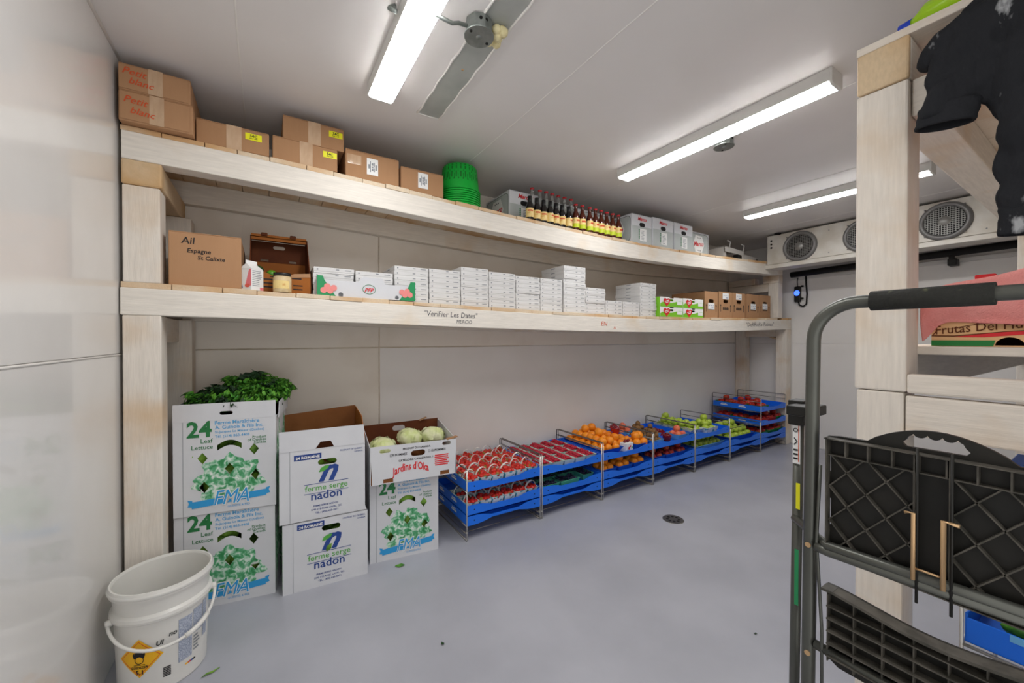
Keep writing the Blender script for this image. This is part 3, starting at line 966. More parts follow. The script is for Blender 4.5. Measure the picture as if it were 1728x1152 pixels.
# milk carton
t = thing('milk_carton', 'white and pink gable-top milk carton beside the garlic jar', 'carton', (-0.058, 2.352, ZM(-0.06)), 0.80)
wd = 0.072
q = MB()
q.box(-wd / 2, -wd / 2, 0, wd / 2, wd / 2, 0.105); q.build('body', 'label', t, bevel=0.002)
q = MB()
vs = [(-wd / 2, -wd / 2, .105), (wd / 2, -wd / 2, .105), (wd / 2, wd / 2, .105), (-wd / 2, wd / 2, .105), (-wd / 2 + .006, 0, .134), (wd / 2 - .006, 0, .134)]
q.add(vs, [(0, 1, 5, 4), (2, 3, 4, 5), (0, 4, 3), (1, 2, 5)]); q.build('gable', 'label', t)
q = MB(); q.box(-wd / 2 + .004, -.002, .132, wd / 2 - .004, .002, .149); q.build('top_fin', 'label', t)
q = MB(); q.prism([(0.0, 0.018), (0.036, 0.018), (0.036, 0.10), (0.024, 0.10)], (), LEFT, (-wd / 2 - .001, 0, 0.003), 0.0006); q.build('pink_panel', 'pinkprint', t)
q = MB(); q.prism([(0.014, 0.0), (0.034, 0.0), (0.034, 0.014), (0.014, 0.014)], (), FRONT, (0, -wd / 2 - 0.001, 0.003), 0.0006); q.build('pink_corner', 'pinkprint', t)
q = MB(); q.text('Québon', (-wd / 2, 0.033, 0.084), LEFT, width=0.050, bold=0.03, shear=0.1, lift=0.0022); q.text('2%', (-wd / 2, 0.033, 0.012), LEFT, size=0.018, bold=0.02, lift=0.0022)
q.build('lettering', 'navy', t)
q = MB()
for k in range(9):
    q.quad((-0.030, -wd / 2, 0.022 + 0.009 * k), 0.058 * rnd.uniform(.6, 1), 0.003, FRONT)
fr = RIGHT
for k in range(12):
    q.quad((wd / 2, -0.030, 0.014 + 0.0072 * k), 0.058 * rnd.uniform(.6, 1), 0.003, RIGHT)
q.build('fine_print', 'inkgrey', t)
q = MB(); q.prism(disc(0.014, 0.022, 0.015, 14, 0.009), (), LEFT, (-wd / 2 - .002, 0, 0), 0.0006); q.build('bowl_print', 'peach', t)

# open brown fruit carton: tall back lid, low torn front
t = thing('fruit_carton', 'open brown fruit carton with tall lid standing up behind', 'box', (0.072, 2.405, ZM(0.07)), 0.0)
w2, D = 0.138, 0.34
q = MB()
fr_pts = [(-w2, 0), (w2, 0), (w2, 0.098), (0.05, 0.085), (-0.02, 0.085), (-0.075, 0.110), (-w2, 0.120)]
q.prism(fr_pts, (), FRONT, (0, 0, 0), 0.004); q.build('front_panel', 'cardorange', t)
q = MB(); q.prism([(0.012, 0.085), (w2, 0.097), (w2, 0.118), (0.06, 0.110)], (), FRONT, (0, -0.002, 0), 0.002); q.build('torn_edge', 'card2', t)
for sx in (-1, 1):
    q = MB()
    q.prism([(0, 0), (D, 0), (D, 0.355), (D - 0.11, 0.345), (0.06, 0.13), (0, 0.10)], (), RIGHT, (sx * w2 + (0.004 if sx > 0 else 0), 0, 0), 0.004)
    q.build('side_panel', 'cardred', t)
q = MB()
q.prism([(-w2, 0), (w2, 0), (w2, 0.215), (-w2, 0.215)], [disc(-0.05, 0.14, 0.012, 10), disc(0.05, 0.135, 0.012, 10)], FRONT, (0, D - 0.004, 0), 0.004); q.build('back_panel', 'cardorange', t)
q = MB()
q.prism([(-w2, 0.215), (w2, 0.215), (w2, 0.335), (-w2, 0.335)], [pill(0.0, 0.305, 0.062, 0.020), [(-0.094, 0.22), (-0.055, 0.22), (-0.055, 0.232), (-0.094, 0.232)], [(0.052, 0.22), (0.09, 0.22), (0.09, 0.232), (0.052, 0.232)]],
        FRONT, (0, D - 0.006, 0), 0.004); q.build('lid_panel', 'cardred', t)
q = MB()
q.prism([(-w2, 0.325), (w2, 0.325), (w2, 0.357), (-w2, 0.357)], (), FRONT, (0, D - 0.10, 0), 0.004); q.build('lid_lip', 'cardorange', t)
q = MB(); q.box(-w2, D - 0.10, 0.340, w2, D, 0.344); q.build('lid_top', 'cardred', t)
for x in (-0.075, 0.068):
    q = MB(); q.box(x - 0.016, D - 0.11, 0.347, x + 0.016, D - 0.098, 0.366); q.build('tab', 'cardred', t, bevel=0.004)
q = MB(); q.box(-w2, 0.004, 0.0, w2, D - 0.004, 0.05); q.build('packing', 'cardin', t)
q = MB()
for k, (x, z_) in enumerate(((0.07, 0.082), (0.075, 0.045), (0.075, 0.025), (-0.06, 0.07), (-0.06, 0.05), (-0.06, 0.03), (-0.03, 0.085))):
    q.quad((x - 0.02, 0, z_), 0.045, 0.006, FRONT)
q.build('printed_lines', 'ink', t)
def ico(r, sub=2, sx=1, sy=1, sz=1):
    bm = bmesh.new()
    bmesh.ops.create_icosphere(bm, subdivisions=sub, radius=r)
    q = MB()
    q.add([(v.co.x * sx, v.co.y * sy, v.co.z * sz) for v in bm.verts], [tuple(v.index for v in f.verts) for f in bm.faces], 0, True)
    bm.free()
    return q
zl = ZM(0.0) + 0.05
single('lime', ico(0.026, 3, 1, 1, 1.1).mesh('lime', 'limedark'), 'dark green avocado in the open brown carton', 'avocado', (-0.030, 2.455, zl + 0.068), (0.3, 0.2, 0))
bpy.data.objects['lime'].name = 'avocado'
single('lime', ico(0.024, 3, 1.1, 1, 1).mesh('lime', 'lime'), 'light green lime in the open brown carton', 'lime', (0.030, 2.445, zl + 0.052), (0.3, 0.4, 0.5))
single('avocado', ico(0.028, 3, 1, 1, 1.1).mesh('avocado', 'limedark'), 'avocado lying under the lime in the open brown carton', 'avocado', (0.0, 2.46, zl + 0.026), (0.3, 0.4, 0.5))
single('lime', ico(0.024, 3, 1.1, 1, 1).mesh('lime', 'lime'), 'lime half hidden under the avocado in the open brown carton', 'lime', (-0.052, 2.452, zl + 0.022), (0.3, 0.4, 0.5))

# jar of chopped garlic
t = thing('garlic_jar', 'glass jar of beige chopped garlic with black lid', 'jar', (0.075, 2.345, ZM(0.075)))
q = MB(); q.lathe([(0, 0.001), (0.040, 0.0), (0.042, 0.006), (0.042, 0.072), (0.036, 0.086), (0.036, 0.092)], 24); q.build('glass', 'jarfill', t)
q = MB(); q.lathe([(0.0365, 0.084), (0.0395, 0.086), (0.0395, 0.100), (0.0, 0.102)], 24); q.build('lid', 'blackcap', t)
q = MB(); q.lathe([(0.0425, 0.018), (0.0425, 0.058)], 16, a0=-PI * 0.92, a1=-PI * 0.25); lb = q.build('label', 'beerlabel', t)

# tomato tray carton
t = thing('tomato_tray', 'white tray carton with green corners and printed tomatoes', 'box', (0.502, 2.325, ZM(0.5)), 0.0)
w2 = 0.268
q = MB()
q.prism([(-w2, 0), (w2, 0), (w2, 0.082), (0.09, 0.088), (0.075, 0.118), (-0.03, 0.122), (-0.06, 0.090), (-w2, 0.092)], [disc(-0.150, 0.014, 0.013, 10), disc(0.158, 0.014, 0.012, 10)],
        FRONT, (0, 0, 0), 0.004); q.build('front_panel', 'cardwhite', t)
for sg in (-1, 1):
    q = MB()
    q.prism([(sg * w2, 0), (sg * 0.172, 0), (sg * 0.205, 0.045), (sg * 0.232, 0.090), (sg * 0.240, 0.112), (sg * w2, 0.112)], (), FRONT, (0, -0.002, 0), 0.003); q.build('green_corner', 'pfpgreen', t)
    q = MB()
    for k, (x, z_) in enumerate(((0.236, 0.034), (0.218, 0.055), (0.204, 0.032), (0.186, 0.048))):
        q.prism(disc(sg * x, z_, 0.0165, 14), (), FRONT, (0, -0.003 - 0.0006 * k, 0), 0.0008)
    q.build('tomato_print', 'tomato', t)
    q = MB(); q.box(sg * w2 - (0.004 if sg > 0 else 0), 0.004, 0, sg * w2 + (0 if sg > 0 else 0.004), 0.042, 0.108); q.build('side_panel', 'cardwhite', t)
q = MB(); q.box(-w2, 0.040, 0, w2, 0.044, 0.09); q.box(-w2, 0.004, 0, w2, 0.044, 0.004); q.build('back_panel', 'cardwhite', t)
a, b = outline(disc(0, 0.052, 0.036, 24, 0.027), 0.0025)
q = MB(); q.prism(a, [b], FRONT, (0, -0.0015, 0), 0.0008); q.build('oval', 'greenink', t)
q = MB(); q.text('PFP', (0, 0, 0.037), FRONT, width=0.052, align='c', shear=0.35, bold=0.02, lift=0.0024); q.build('logo', 'redink', t)

# flat white cartons in stacks
def flat_proto(wd, d, h):
    q = MB(); q.box(-wd / 2, 0, 0, wd / 2, d, h * 0.94)
    body = q.mesh('flat_carton_body', 'whitebox')
    q = MB(); q.box(-wd / 2 - 0.0015, -0.0015, h * 0.28, wd / 2 + 0.0015, d + 0.001, h * 0.985)
    lid = q.mesh('flat_carton_lid', 'whitebox')
    q = MB()
    q.prism(disc(-wd / 2 + 0.018, h * 0.6, 0.0045, 8), (), FRONT, (0, -0.0022, 0), 0.0006)
    q.quad((0.008, -0.0015, h * 0.62), 0.016, 0.005, FRONT)
    q.quad((wd / 2 - 0.048, -0.0015, h * 0.62), 0.034, 0.004, FRONT)
    q.quad((-wd / 2 - 0.0015, d * 0.55, h * 0.55), 0.05, 0.006, LEFT)
    prt = q.mesh('flat_carton_print', 'inkgrey')
    return body, lid, prt
def flat_stack(x0, x1, n, h, yf, beside, twist=0.01, base=0.0, shift=0.0, d=0.29):
    protos = flat_proto(x1 - x0 - 0.005, d, h)
    for k in range(n):
        t = thing('flat_carton', 'flat white carton ' + beside, 'box',
                  ((x0 + x1) / 2 + rnd.uniform(-0.002, 0.002) + shift, yf + rnd.uniform(-0.004, 0.004), ZM((x0 + x1) / 2) + base + k * h), rnd.uniform(-twist, twist), 'flat white cartons ' + beside)
        for nm, me in zip(('tray', 'lid', 'print'), protos):
            o = bpy.data.objects.new(nm, me); C.objects.link(o); o.parent = t
            if nm == 'print':
                o['kind'] = 'stuff'
            if nm == 'lid':
                bv = o.modifiers.new('b', 'BEVEL'); bv.width = 0.0015; bv.segments = 1

for x0, x1, n, zt_, where in ((0.221, 0.431, 5, 1.712, 'stacked behind the green tray corner next to the fruit carton'),
                              (0.437, 0.651, 5, 1.708, 'stacked behind the middle of the tomato tray'),
                              (0.659, 0.873, 7, 1.760, 'stacked behind the far green corner of the tomato tray'),
                              (0.877, 1.091, 7, 1.762, 'in the stack next to the tomato tray, above the handwriting'),
                              (1.096, 1.303, 8, 1.795, 'in the stack rising a little above its two neighbours'),
                              (1.307, 1.524, 8, 1.782, 'in the third stack from the tomato tray'),
                              (1.528, 1.742, 8, 1.773, 'in the fourth stack from the tomato tray'),
                              (1.746, 1.956, 8, 1.772, 'in the eight-high stack touching the tallest stack'),
                              (1.963, 2.190, 11, 1.888, 'in the tallest stack close under the rear beam'),
                              (2.198, 2.420, 7, 1.735, 'in the stack between the tallest and the lowest one'),
                              (2.424, 2.630, 4, 1.640, 'in the low stack of only four beside the shorter neighbour'),
                              (2.636, 2.852, 4, 1.640, 'in the low stack touching the tall one by the strawberry cartons'),
                              (2.858, 3.080, 10, 1.822, 'in the tall stack that touches the strawberry cartons')):
    zb = ZM((x0 + x1) / 2)
    flat_stack(x0, x1, n, (zt_ - zb) / n, 2.375 if n != 11 else 2.365, where, 0.008 if n < 10 else 0.03)

# strawberry cartons, two by two
def straw_box(x0, x1, z, h, label, yf=2.335):
    t = thing('strawberry_carton', label, 'box', ((x0 + x1) / 2, yf, z))
    w2 = (x1 - x0) / 2
    q = MB()
    q.prism([(-w2, 0), (w2, 0), (w2, h), (w2 * 0.2, h), (w2 * 0.15, h * 0.9), (-w2 * 0.15, h * 0.9), (-w2 * 0.2, h), (-w2, h)], [pill(-0.01, h * 0.70, 0.07, 0.018)], FRONT, (0, 0, 0), 0.004)
    q.build('front_panel', 'label', t)
    for sx in (-1, 1):
        q = MB(); q.box(sx * w2 - (0.004 if sx > 0 else 0), 0.004, 0, sx * w2 + (0 if sx > 0 else 0.004), 0.34, h); q.build('side_panel', 'appleboxgreen', t)
    q = MB(); q.box(-w2, 0.336, 0, w2, 0.34, h); q.box(-w2 + .004, 0.004, 0, w2 - .004, 0.336, 0.02); q.build('back_panel', 'cardin', t)
    n = 10
    pts = [(-w2, 0.002), (w2, 0.002), (w2, h * 0.62)] + [(w2 - 2 * w2 * k / n, h * (0.62 - 0.22 * k / n + 0.07 * math.sin(k * 0.9))) for k in range(1, n)] + [(-w2, h * 0.34)]
    q = MB(); q.prism(pts, [] , FRONT, (0, -0.0012, 0), 0.0008); q.build('green_wave', 'appleboxgreen', t)
    hp = []
    for k in range(24):
        a = 2 * PI * k / 24
        hp.append((-w2 * 0.45 + 0.0046 * 16 * math.sin(a) ** 3 * 0.66, h * 0.52 + 0.0046 * 0.62 * (13 * math.cos(a) - 5 * math.cos(2 * a) - 2 * math.cos(3 * a) - math.cos(4 * a))))
    q = MB(); q.prism(hp, (), FRONT, (0, -0.003, 0), 0.001); q.build('strawberry_print', 'redink', t)
    q = MB(); q.quad((-w2 * 0.45 - 0.03, -0.003, h * 0.50), 0.06, 0.007, FRONT, rot=0.25); q.quad((-w2 * 0.45 - 0.018, -0.003, h * 0.38), 0.045, 0.007, FRONT, rot=0.25); q.build('lettering', 'label', t)
    q = MB(); q.quad((w2 * 0.45, 0, h * 0.28), w2 * 0.48, h * 0.34, FRONT, lift=0.003); q.build('label', 'label', t)
    return t
zs = ZM(3.4)
straw_box(3.085, 3.425, zs, 0.092, 'lower green and white strawberry carton by the flat cartons')
straw_box(3.085, 3.425, zs + 0.093, 0.092, 'upper green and white strawberry carton by the flat cartons')
straw_box(3.432, 3.76, zs, 0.092, 'lower green and white strawberry carton touching the tall brown carton')
straw_box(3.432, 3.76, zs + 0.093, 0.095, 'upper green and white strawberry carton touching the tall brown carton')

def tall_brown(x0, x1, h, label, note_z, second=None, yf=2.335, note=True):
    xm = (x0 + x1) / 2
    t = thing('produce_carton', label, 'box', (xm, yf, ZM(xm)))
    w2 = (x1 - x0) / 2
    q = MB(); q.prism([(-w2, 0), (w2, 0), (w2, h), (-w2, h)], [pill(0, h * 0.64, min(0.09, w2), 0.036)], FRONT, (0, 0, 0), 0.004); q.build('front_panel', 'card', t)
    for sx in (-1, 1):
        q = MB(); q.box(sx * w2 - (0.004 if sx > 0 else 0), 0.004, 0, sx * w2 + (0 if sx > 0 else 0.004), 0.38, h); q.build('side_panel', 'card', t)
    q = MB(); q.box(-w2, 0.376, 0, w2, 0.38, h); q.box(-w2 + .004, 0.004, 0, w2 - .004, 0.376, 0.02); q.build('back_panel', 'cardin', t)
    q = MB(); q.box(-w2, 0.004, h - 0.004, w2, 0.19, h); q.build('flap', 'cardin', t)
    q = MB(); q.quad((-0.06, 0, h * note_z), 0.115, 0.065, FRONT, lift=0.002); lb = q.build('note', 'label', t, label='white handwritten note')
    q = MB(); [q.prism([(-0.045 + 0.018 * k, h * note_z + 0.034 + 0.006 * (k % 2)), (-0.032 + 0.018 * k, h * note_z + 0.036 + 0.006 * (k % 2)), (-0.034 + 0.018 * k, h * note_z + 0.044)], (), FRONT, (0, -0.0032, 0), 0.0006) for k in range(5)]; q.quad((0.0, 0, h * note_z + 0.012), 0.04, 0.006, FRONT, lift=0.0032)
    q.build('handwriting', 'inkblue', lb)
    q = MB()
    for sx in (-1, 1):
        x = sx * w2 * 0.74
        q.quad((x - 0.004, 0, h * 0.24), 0.008, h * 0.24, FRONT)
        q.prism([(x - 0.012, h * 0.46), (x + 0.012, h * 0.46), (x, h * 0.53)], (), FRONT, (0, -0.0012, 0), 0.0008)
    for k in range(7):
        q.quad((-w2 * 0.42 + w2 * 0.125 * k, 0, h * 0.31), w2 * 0.085, 0.028 + 0.004 * (k % 2), FRONT)
    q.build('printed_arrows', 'ink', t)
    return t
tall_brown(3.785, 4.02, 0.272, 'tall brown produce carton touching the strawberry cartons', 0.33)
tall_brown(4.04, 4.30, 0.278, 'tall brown produce carton with its note above the hand hole, first of two', 0.72)
tall_brown(4.305, 4.555, 0.275, 'tall brown produce carton with its note above the hand hole, second of two', 0.73)
tall_brown(4.60, 4.875, 0.27, 'tall brown produce carton second from the end post', 0.36)
tall_brown(4.88, 5.13, 0.268, 'tall brown produce carton nearest to the end post', 0.38)
t = carton('carton', 'low brown carton behind the strawberry cartons', 3.20, 3.76, 2.70, 0.18, ZM(3.5), 0.24, 'card', tape=False)
# cleaning bottle behind the end post
t = thing('spray_bottle', 'blue and white bottle standing behind the end post', 'bottle', (5.47, 2.40, ZM(5.47)))
q = MB(); q.lathe([(0, 0), (0.035, 0), (0.038, 0.01), (0.036, 0.13), (0.014, 0.17), (0.012, 0.20), (0, 0.2)], 14); q.build('body', 'navy', t)
q = MB(); q.lathe([(0.0385, 0.05), (0.0385, 0.10)], 14); q.build('label', 'label', t)
q = MB(); q.box(-0.05, -0.012, 0.20, 0.03, 0.012, 0.23); q.build('trigger', 'lightblueprint', t, bevel=0.004)

# ------------------------------------------------------------------ lettuce cartons on the floor
def open_carton(t, w2, d, h, m, inner, fronts, holes=(), th=0.004, back_h=None, side_h=None):
    q = MB(); q.prism([(-w2, 0), (w2, 0), (w2, fronts), (-w2, fronts)], holes, FRONT, (0, 0, 0), th); q.build('front_panel', m, t)
    bh, sh = back_h or h, side_h or h
    q = MB(); q.box(-w2, d - th, 0, w2, d, bh); q.build('back_panel', [m, inner] if False else inner, t)
    for sx in (-1, 1):
        q = MB(); q.box(sx * w2 - (th if sx > 0 else 0), th, 0, sx * w2 + (0 if sx > 0 else th), d - th, sh); q.build('side_panel', m, t)
    q = MB(); q.box(-w2 + th, th, 0, w2 - th, d - th, 0.006); q.build('bottom', inner, t)

def diamond(cx, cy, a=0.021, b=0.029):
    return [(cx + a, cy), (cx, cy + b), (cx - a, cy), (cx, cy - b)]

def lettuce_blob(cx, cy, rx, ry, seed):
    r = random.Random(seed)
    pts = []
    n = 60
    for k in range(n):
        a = 2 * PI * k / n
        rad = 1 + 0.10 * math.sin(7 * a + seed) + 0.06 * math.sin(13 * a) + r.uniform(-0.06, 0.06)
        pts.append((cx + rx * rad * math.cos(a) * (1 - 0.18 * math.sin(a)), cy + ry * rad * math.sin(a)))
    return pts

def leaf_lump(n, w2, d, h, seed, m):
    """loose heads filling a carton, seen through its holes"""
    r = random.Random(seed)
    q = MB()
    for k in range(n):
        b = ico(0.055 * r.uniform(0.8, 1.2), 2)
        vs = [Vector(v) * (1 + r.uniform(-0.18, 0.22)) for v in b.v]
        o = Vector((r.uniform(-w2 + 0.07, w2 - 0.07), (0.070 if k % 2 else r.uniform(0.075, d - 0.075)), r.uniform(0.07, h - 0.09)))
        q.add([v + o for v in vs], b.f, 0, True)
    return q

def fma(name, label, x0, x1, yf, z, h, d, rz, flap, seed):
    w = x1 - x0
    w2 = w / 2
    t = thing(name, label, 'box', ((x0 + x1) / 2, yf, z), rz)
    X = lambda f: -w2 + f * w
    Y = lambda f: f * h
    hole = []
    for k in range(9):
        f = k / 8
        hole.append((X(0.41 + 0.24 * f), Y(0.665 + 0.055 * math.sin(PI * f * 0.92 + 0.1))))
    for k in range(9):
        f = 1 - k / 8
        hole.append((X(0.41 + 0.24 * f), Y(0.725 + 0.055 * math.sin(PI * f * 0.92 + 0.1))))
    holes = [hole] + [diamond(X(a), Y(b)) for a, b in ((0.27, 0.60), (0.775, 0.655), (0.53, 0.465), (0.285, 0.29), (0.79, 0.37))]
    open_carton(t, w2, d, h, 'cardwhite', 'cardin', h, holes)
    if not flap:
        q = MB(); q.box(-w2, 0, h - 0.004, w2, d, h); q.build('top_flaps', 'cardwhite', t)
    q = MB()
    pr = lettuce_blob(X(0.53), Y(0.37), 0.33 * w, 0.235 * h, seed)
    q.prism(pr, [diamond(X(a), Y(b), 0.0212, 0.0292) for a, b in ((0.53, 0.465), (0.285, 0.29), (0.79, 0.37))], FRONT, (0, -0.0012, 0), 0.0008)
    q.build('lettuce_picture', 'lettuceprint', t, label='printed green lettuce picture')
    q = MB()
    q.text('24', (X(0.125), 0, Y(0.835)), FRONT, width=0.235 * w, size=0.105, bold=0.03)
    q.build('number', 'greenink', t, label='green number 24')
    q = MB()
    q.text('Leaf', (X(0.37), 0, Y(0.765)), FRONT, width=0.115 * w, align='r', bold=0.005)
    q.text('Lettuce', (X(0.37), 0, Y(0.700)), FRONT, width=0.20 * w, align='r', bold=0.005)
    q.text('Product', (X(0.90), 0, Y(0.775)), FRONT, width=0.14 * w, align='r', bold=0.01)
    q.text('of Quebec', (X(0.90), 0, Y(0.745)), FRONT, width=0.19 * w, align='r', bold=0.01)
    q.text('Canada', (X(0.90), 0, Y(0.715)), FRONT, width=0.125 * w, align='r', bold=0.01)
    q.build('lettering', 'greenink', t)
    q = MB()
    q.text('Ferme Maraîchère', (X(0.39), 0, Y(0.955)), FRONT, width=0.44 * w, bold=0.02)
    q.text('A. Guinois & Fils Inc.', (X(0.39), 0, Y(0.905)), FRONT, width=0.48 * w, bold=0.02)
    q.text('St-Jacques Le Mineur (Québec)', (X(0.39), 0, Y(0.862)), FRONT, width=0.49 * w, bold=0.015)
    q.text('Tél. (514) 863-4408', (X(0.39), 0, Y(0.812)), FRONT, width=0.34 * w, bold=0.015)
    q.build('address', 'lightblueprint', t)
    q = MB()
    q.prism([(X(0.17), Y(0.075)), (X(0.90), Y(0.125)), (X(0.90), Y(0.195)), (X(0.17), Y(0.145))], (), FRONT, (0, -0.0022, 0), 0.0008)
    q.prism([(X(0.13), Y(0.10)), (X(0.175), Y(0.09)), (X(0.175), Y(0.16)), (X(0.13), Y(0.17)), (X(0.145), Y(0.135))], (), FRONT, (0, -0.0018, 0), 0.0006)
    q.prism([(X(0.895), Y(0.14)), (X(0.94), Y(0.15)), (X(0.925), Y(0.185)), (X(0.94), Y(0.22)), (X(0.895), Y(0.21))], (), FRONT, (0, -0.0018, 0), 0.0006)
    q.build('banner', 'blueprint', t, label='sky blue banner')
    q = MB(); q.text('FMA', (X(0.55), -0.003, Y(0.085)), FRONT, size=0.105, width=0.36 * w, align='c', shear=0.3, bold=0.035); q.build('logo_outline', 'label', t)
    q = MB(); q.text('FMA', (X(0.55), -0.0042, Y(0.087)), FRONT, size=0.102, width=0.345 * w, align='c', shear=0.3, bold=0.0); q.text('GUINOIS & FILS', (X(0.62), -0.001, Y(0.045)), FRONT, width=0.22 * w, align='c')
    q.build('logo', 'blueprint', t, label='sky blue script letters')
    q = MB(); q.box(X(0.09) - 0.001, -0.0006, 0.0, X(0.09) + 0.001, 0.0, h); q.build('fold_line', 'inkgrey', t)
    q = MB()
    for k in range(5):
        q.prism(lettuce_blob(0.06 + 0.055 * k, h * 0.5 + 0.06 * math.sin(k * 2), 0.03, h * 0.30, k + seed), (), RIGHT, (w2 + 0.0012 + 0.0003 * k, 0, 0), 0.0006)
    q.build('side_print', 'lettuceprint', t)
    if flap:
        q = MB()
        q.prism([(-w2, 0), (w2, 0), (w2, flap), (w2 * 0.1, flap), (-w2, flap)], [pill(X(0.50), flap * 0.40, 0.055, 0.018)], FRONT, (0, -0.001, h), 0.004)
        q.build('raised_flap', 'cardwhite', t)
        for sx in (-1, 1):
            q = MB(); q.prism([(0.03, 0), (d, 0), (d, flap), (0.06, flap * 0.92)], (), RIGHT, (sx * w2 + 0.01 * sx, 0, h - 0.01), 0.003); q.build('side_flap', 'cardwhite', t)
        q = MB(); q.box(-w2, d - 0.004, h, w2, d, h + flap * 0.9); q.build('back_flap', 'cardin', t)
    c = leaf_lump(26, w2, d, h, seed, None)
    me = c.mesh('lettuce_heads', 'lettuce')
    o = single('lettuce_heads', me, 'loose leaf lettuce seen through the holes of the ' + ('carton holding kale' if flap else ('carton under the apple tray' if x0 > 0.3 else 'carton behind the bucket')), 'lettuce', t.location, (0, 0, rz))
    o['kind'] = 'stuff'
    del o['category']
    return t
RZ1 = -0.16
fma('lettuce_carton', 'white leaf lettuce carton on the floor behind the white bucket', -0.378, 0.040, 2.400, 0.0, 0.462, 0.38, RZ1, 0, 3)
fma('lettuce_carton', 'white leaf lettuce carton filled with curly kale, upper of its stack', -0.378, 0.045, 2.392, 0.463, 0.455, 0.38, RZ1, 0.085, 4)
fma('lettuce_carton', 'white leaf lettuce carton on the floor under the Jardins d\'Oka tray', 0.510, 0.915, 2.345, 0.0, 0.475, 0.38, -0.13, 0, 5)

# curly kale heaped in the upper carton
def kale_leaf(seed):
    r = random.Random(seed)
    q = MB()
    nu, nv = 13, 23
    vs, fs = [], []
    L, W = 0.135, 0.075
    for i in range(nv):
        v = i / (nv - 1)
        half = W * math.sin(PI * min(v * 0.86 + 0.10, 1.0)) ** 0.7
        for j in range(nu):
            u = j / (nu - 1) * 2 - 1
            ruff = abs(u) ** 1.5
            x = u * half + 0.012 * ruff * math.sin(v * 43 + seed)
            y = v * L + 0.010 * ruff * math.cos(v * 37 + 2 * u)
            z = 0.030 * v * v * -1.2 + 0.024 * ruff * math.sin(v * 50 + 5 * u + seed) + 0.012 * ruff + 0.008 * math.sin(9 * u + 14 * v + seed)
            vs.append((x, y, z))
    for i in range(nv - 1):
        for j in range(nu - 1):
            a = i * nu + j
            fs.append((a, a + 1, a + nu + 1, a + nu))
    q.add(vs, fs, 0, True)
    return q
kl = [kale_leaf(k).mesh('kale_leaf', 'kale') for k in range(5)] + [kale_leaf(9).mesh('kale_leaf', 'kaledark')]
kc = Vector((-0.165, 2.39, 0.918))
cR, sR = math.cos(RZ1), math.sin(RZ1)
spots = [(-0.11, 0.15, 0.03), (0.0, 0.14, 0.06), (0.10, 0.15, 0.06), (-0.09, 0.24, 0.05), (0.04, 0.24, 0.11), (0.14, 0.22, 0.08), (-0.12, 0.31, 0.03), (0.03, 0.32, 0.08), (0.14, 0.30, 0.08)]
for i, (lx, ly, lz) in enumerate(spots):
    p = kc + Vector((lx * cR - ly * sR, lx * sR + ly * cR, lz))
    t = thing('kale_bunch', 'bunch of curly green kale heaped in the lettuce carton', 'kale', p, rnd.uniform(0, 6), 'bunches of curly kale')
    for k in range(26):
        o = bpy.data.objects.new('leaf', kl[5] if (k % 7 == 0) else kl[k % 5])
        C.objects.link(o)
        o.parent = t
        a = 2 * PI * k / 26 * 5.3 + rnd.uniform(-0.2, 0.2)
        el = 0.25 + 1.1 * ((k * 7) % 26) / 26
        o.rotation_euler = (el, rnd.uniform(-0.4, 0.4), a)
        o.scale = (rnd.uniform(0.68, 0.95),) * 3
        o.location = (rnd.uniform(-0.02, 0.02), rnd.uniform(-0.02, 0.02), rnd.uniform(-0.02, 0.01))

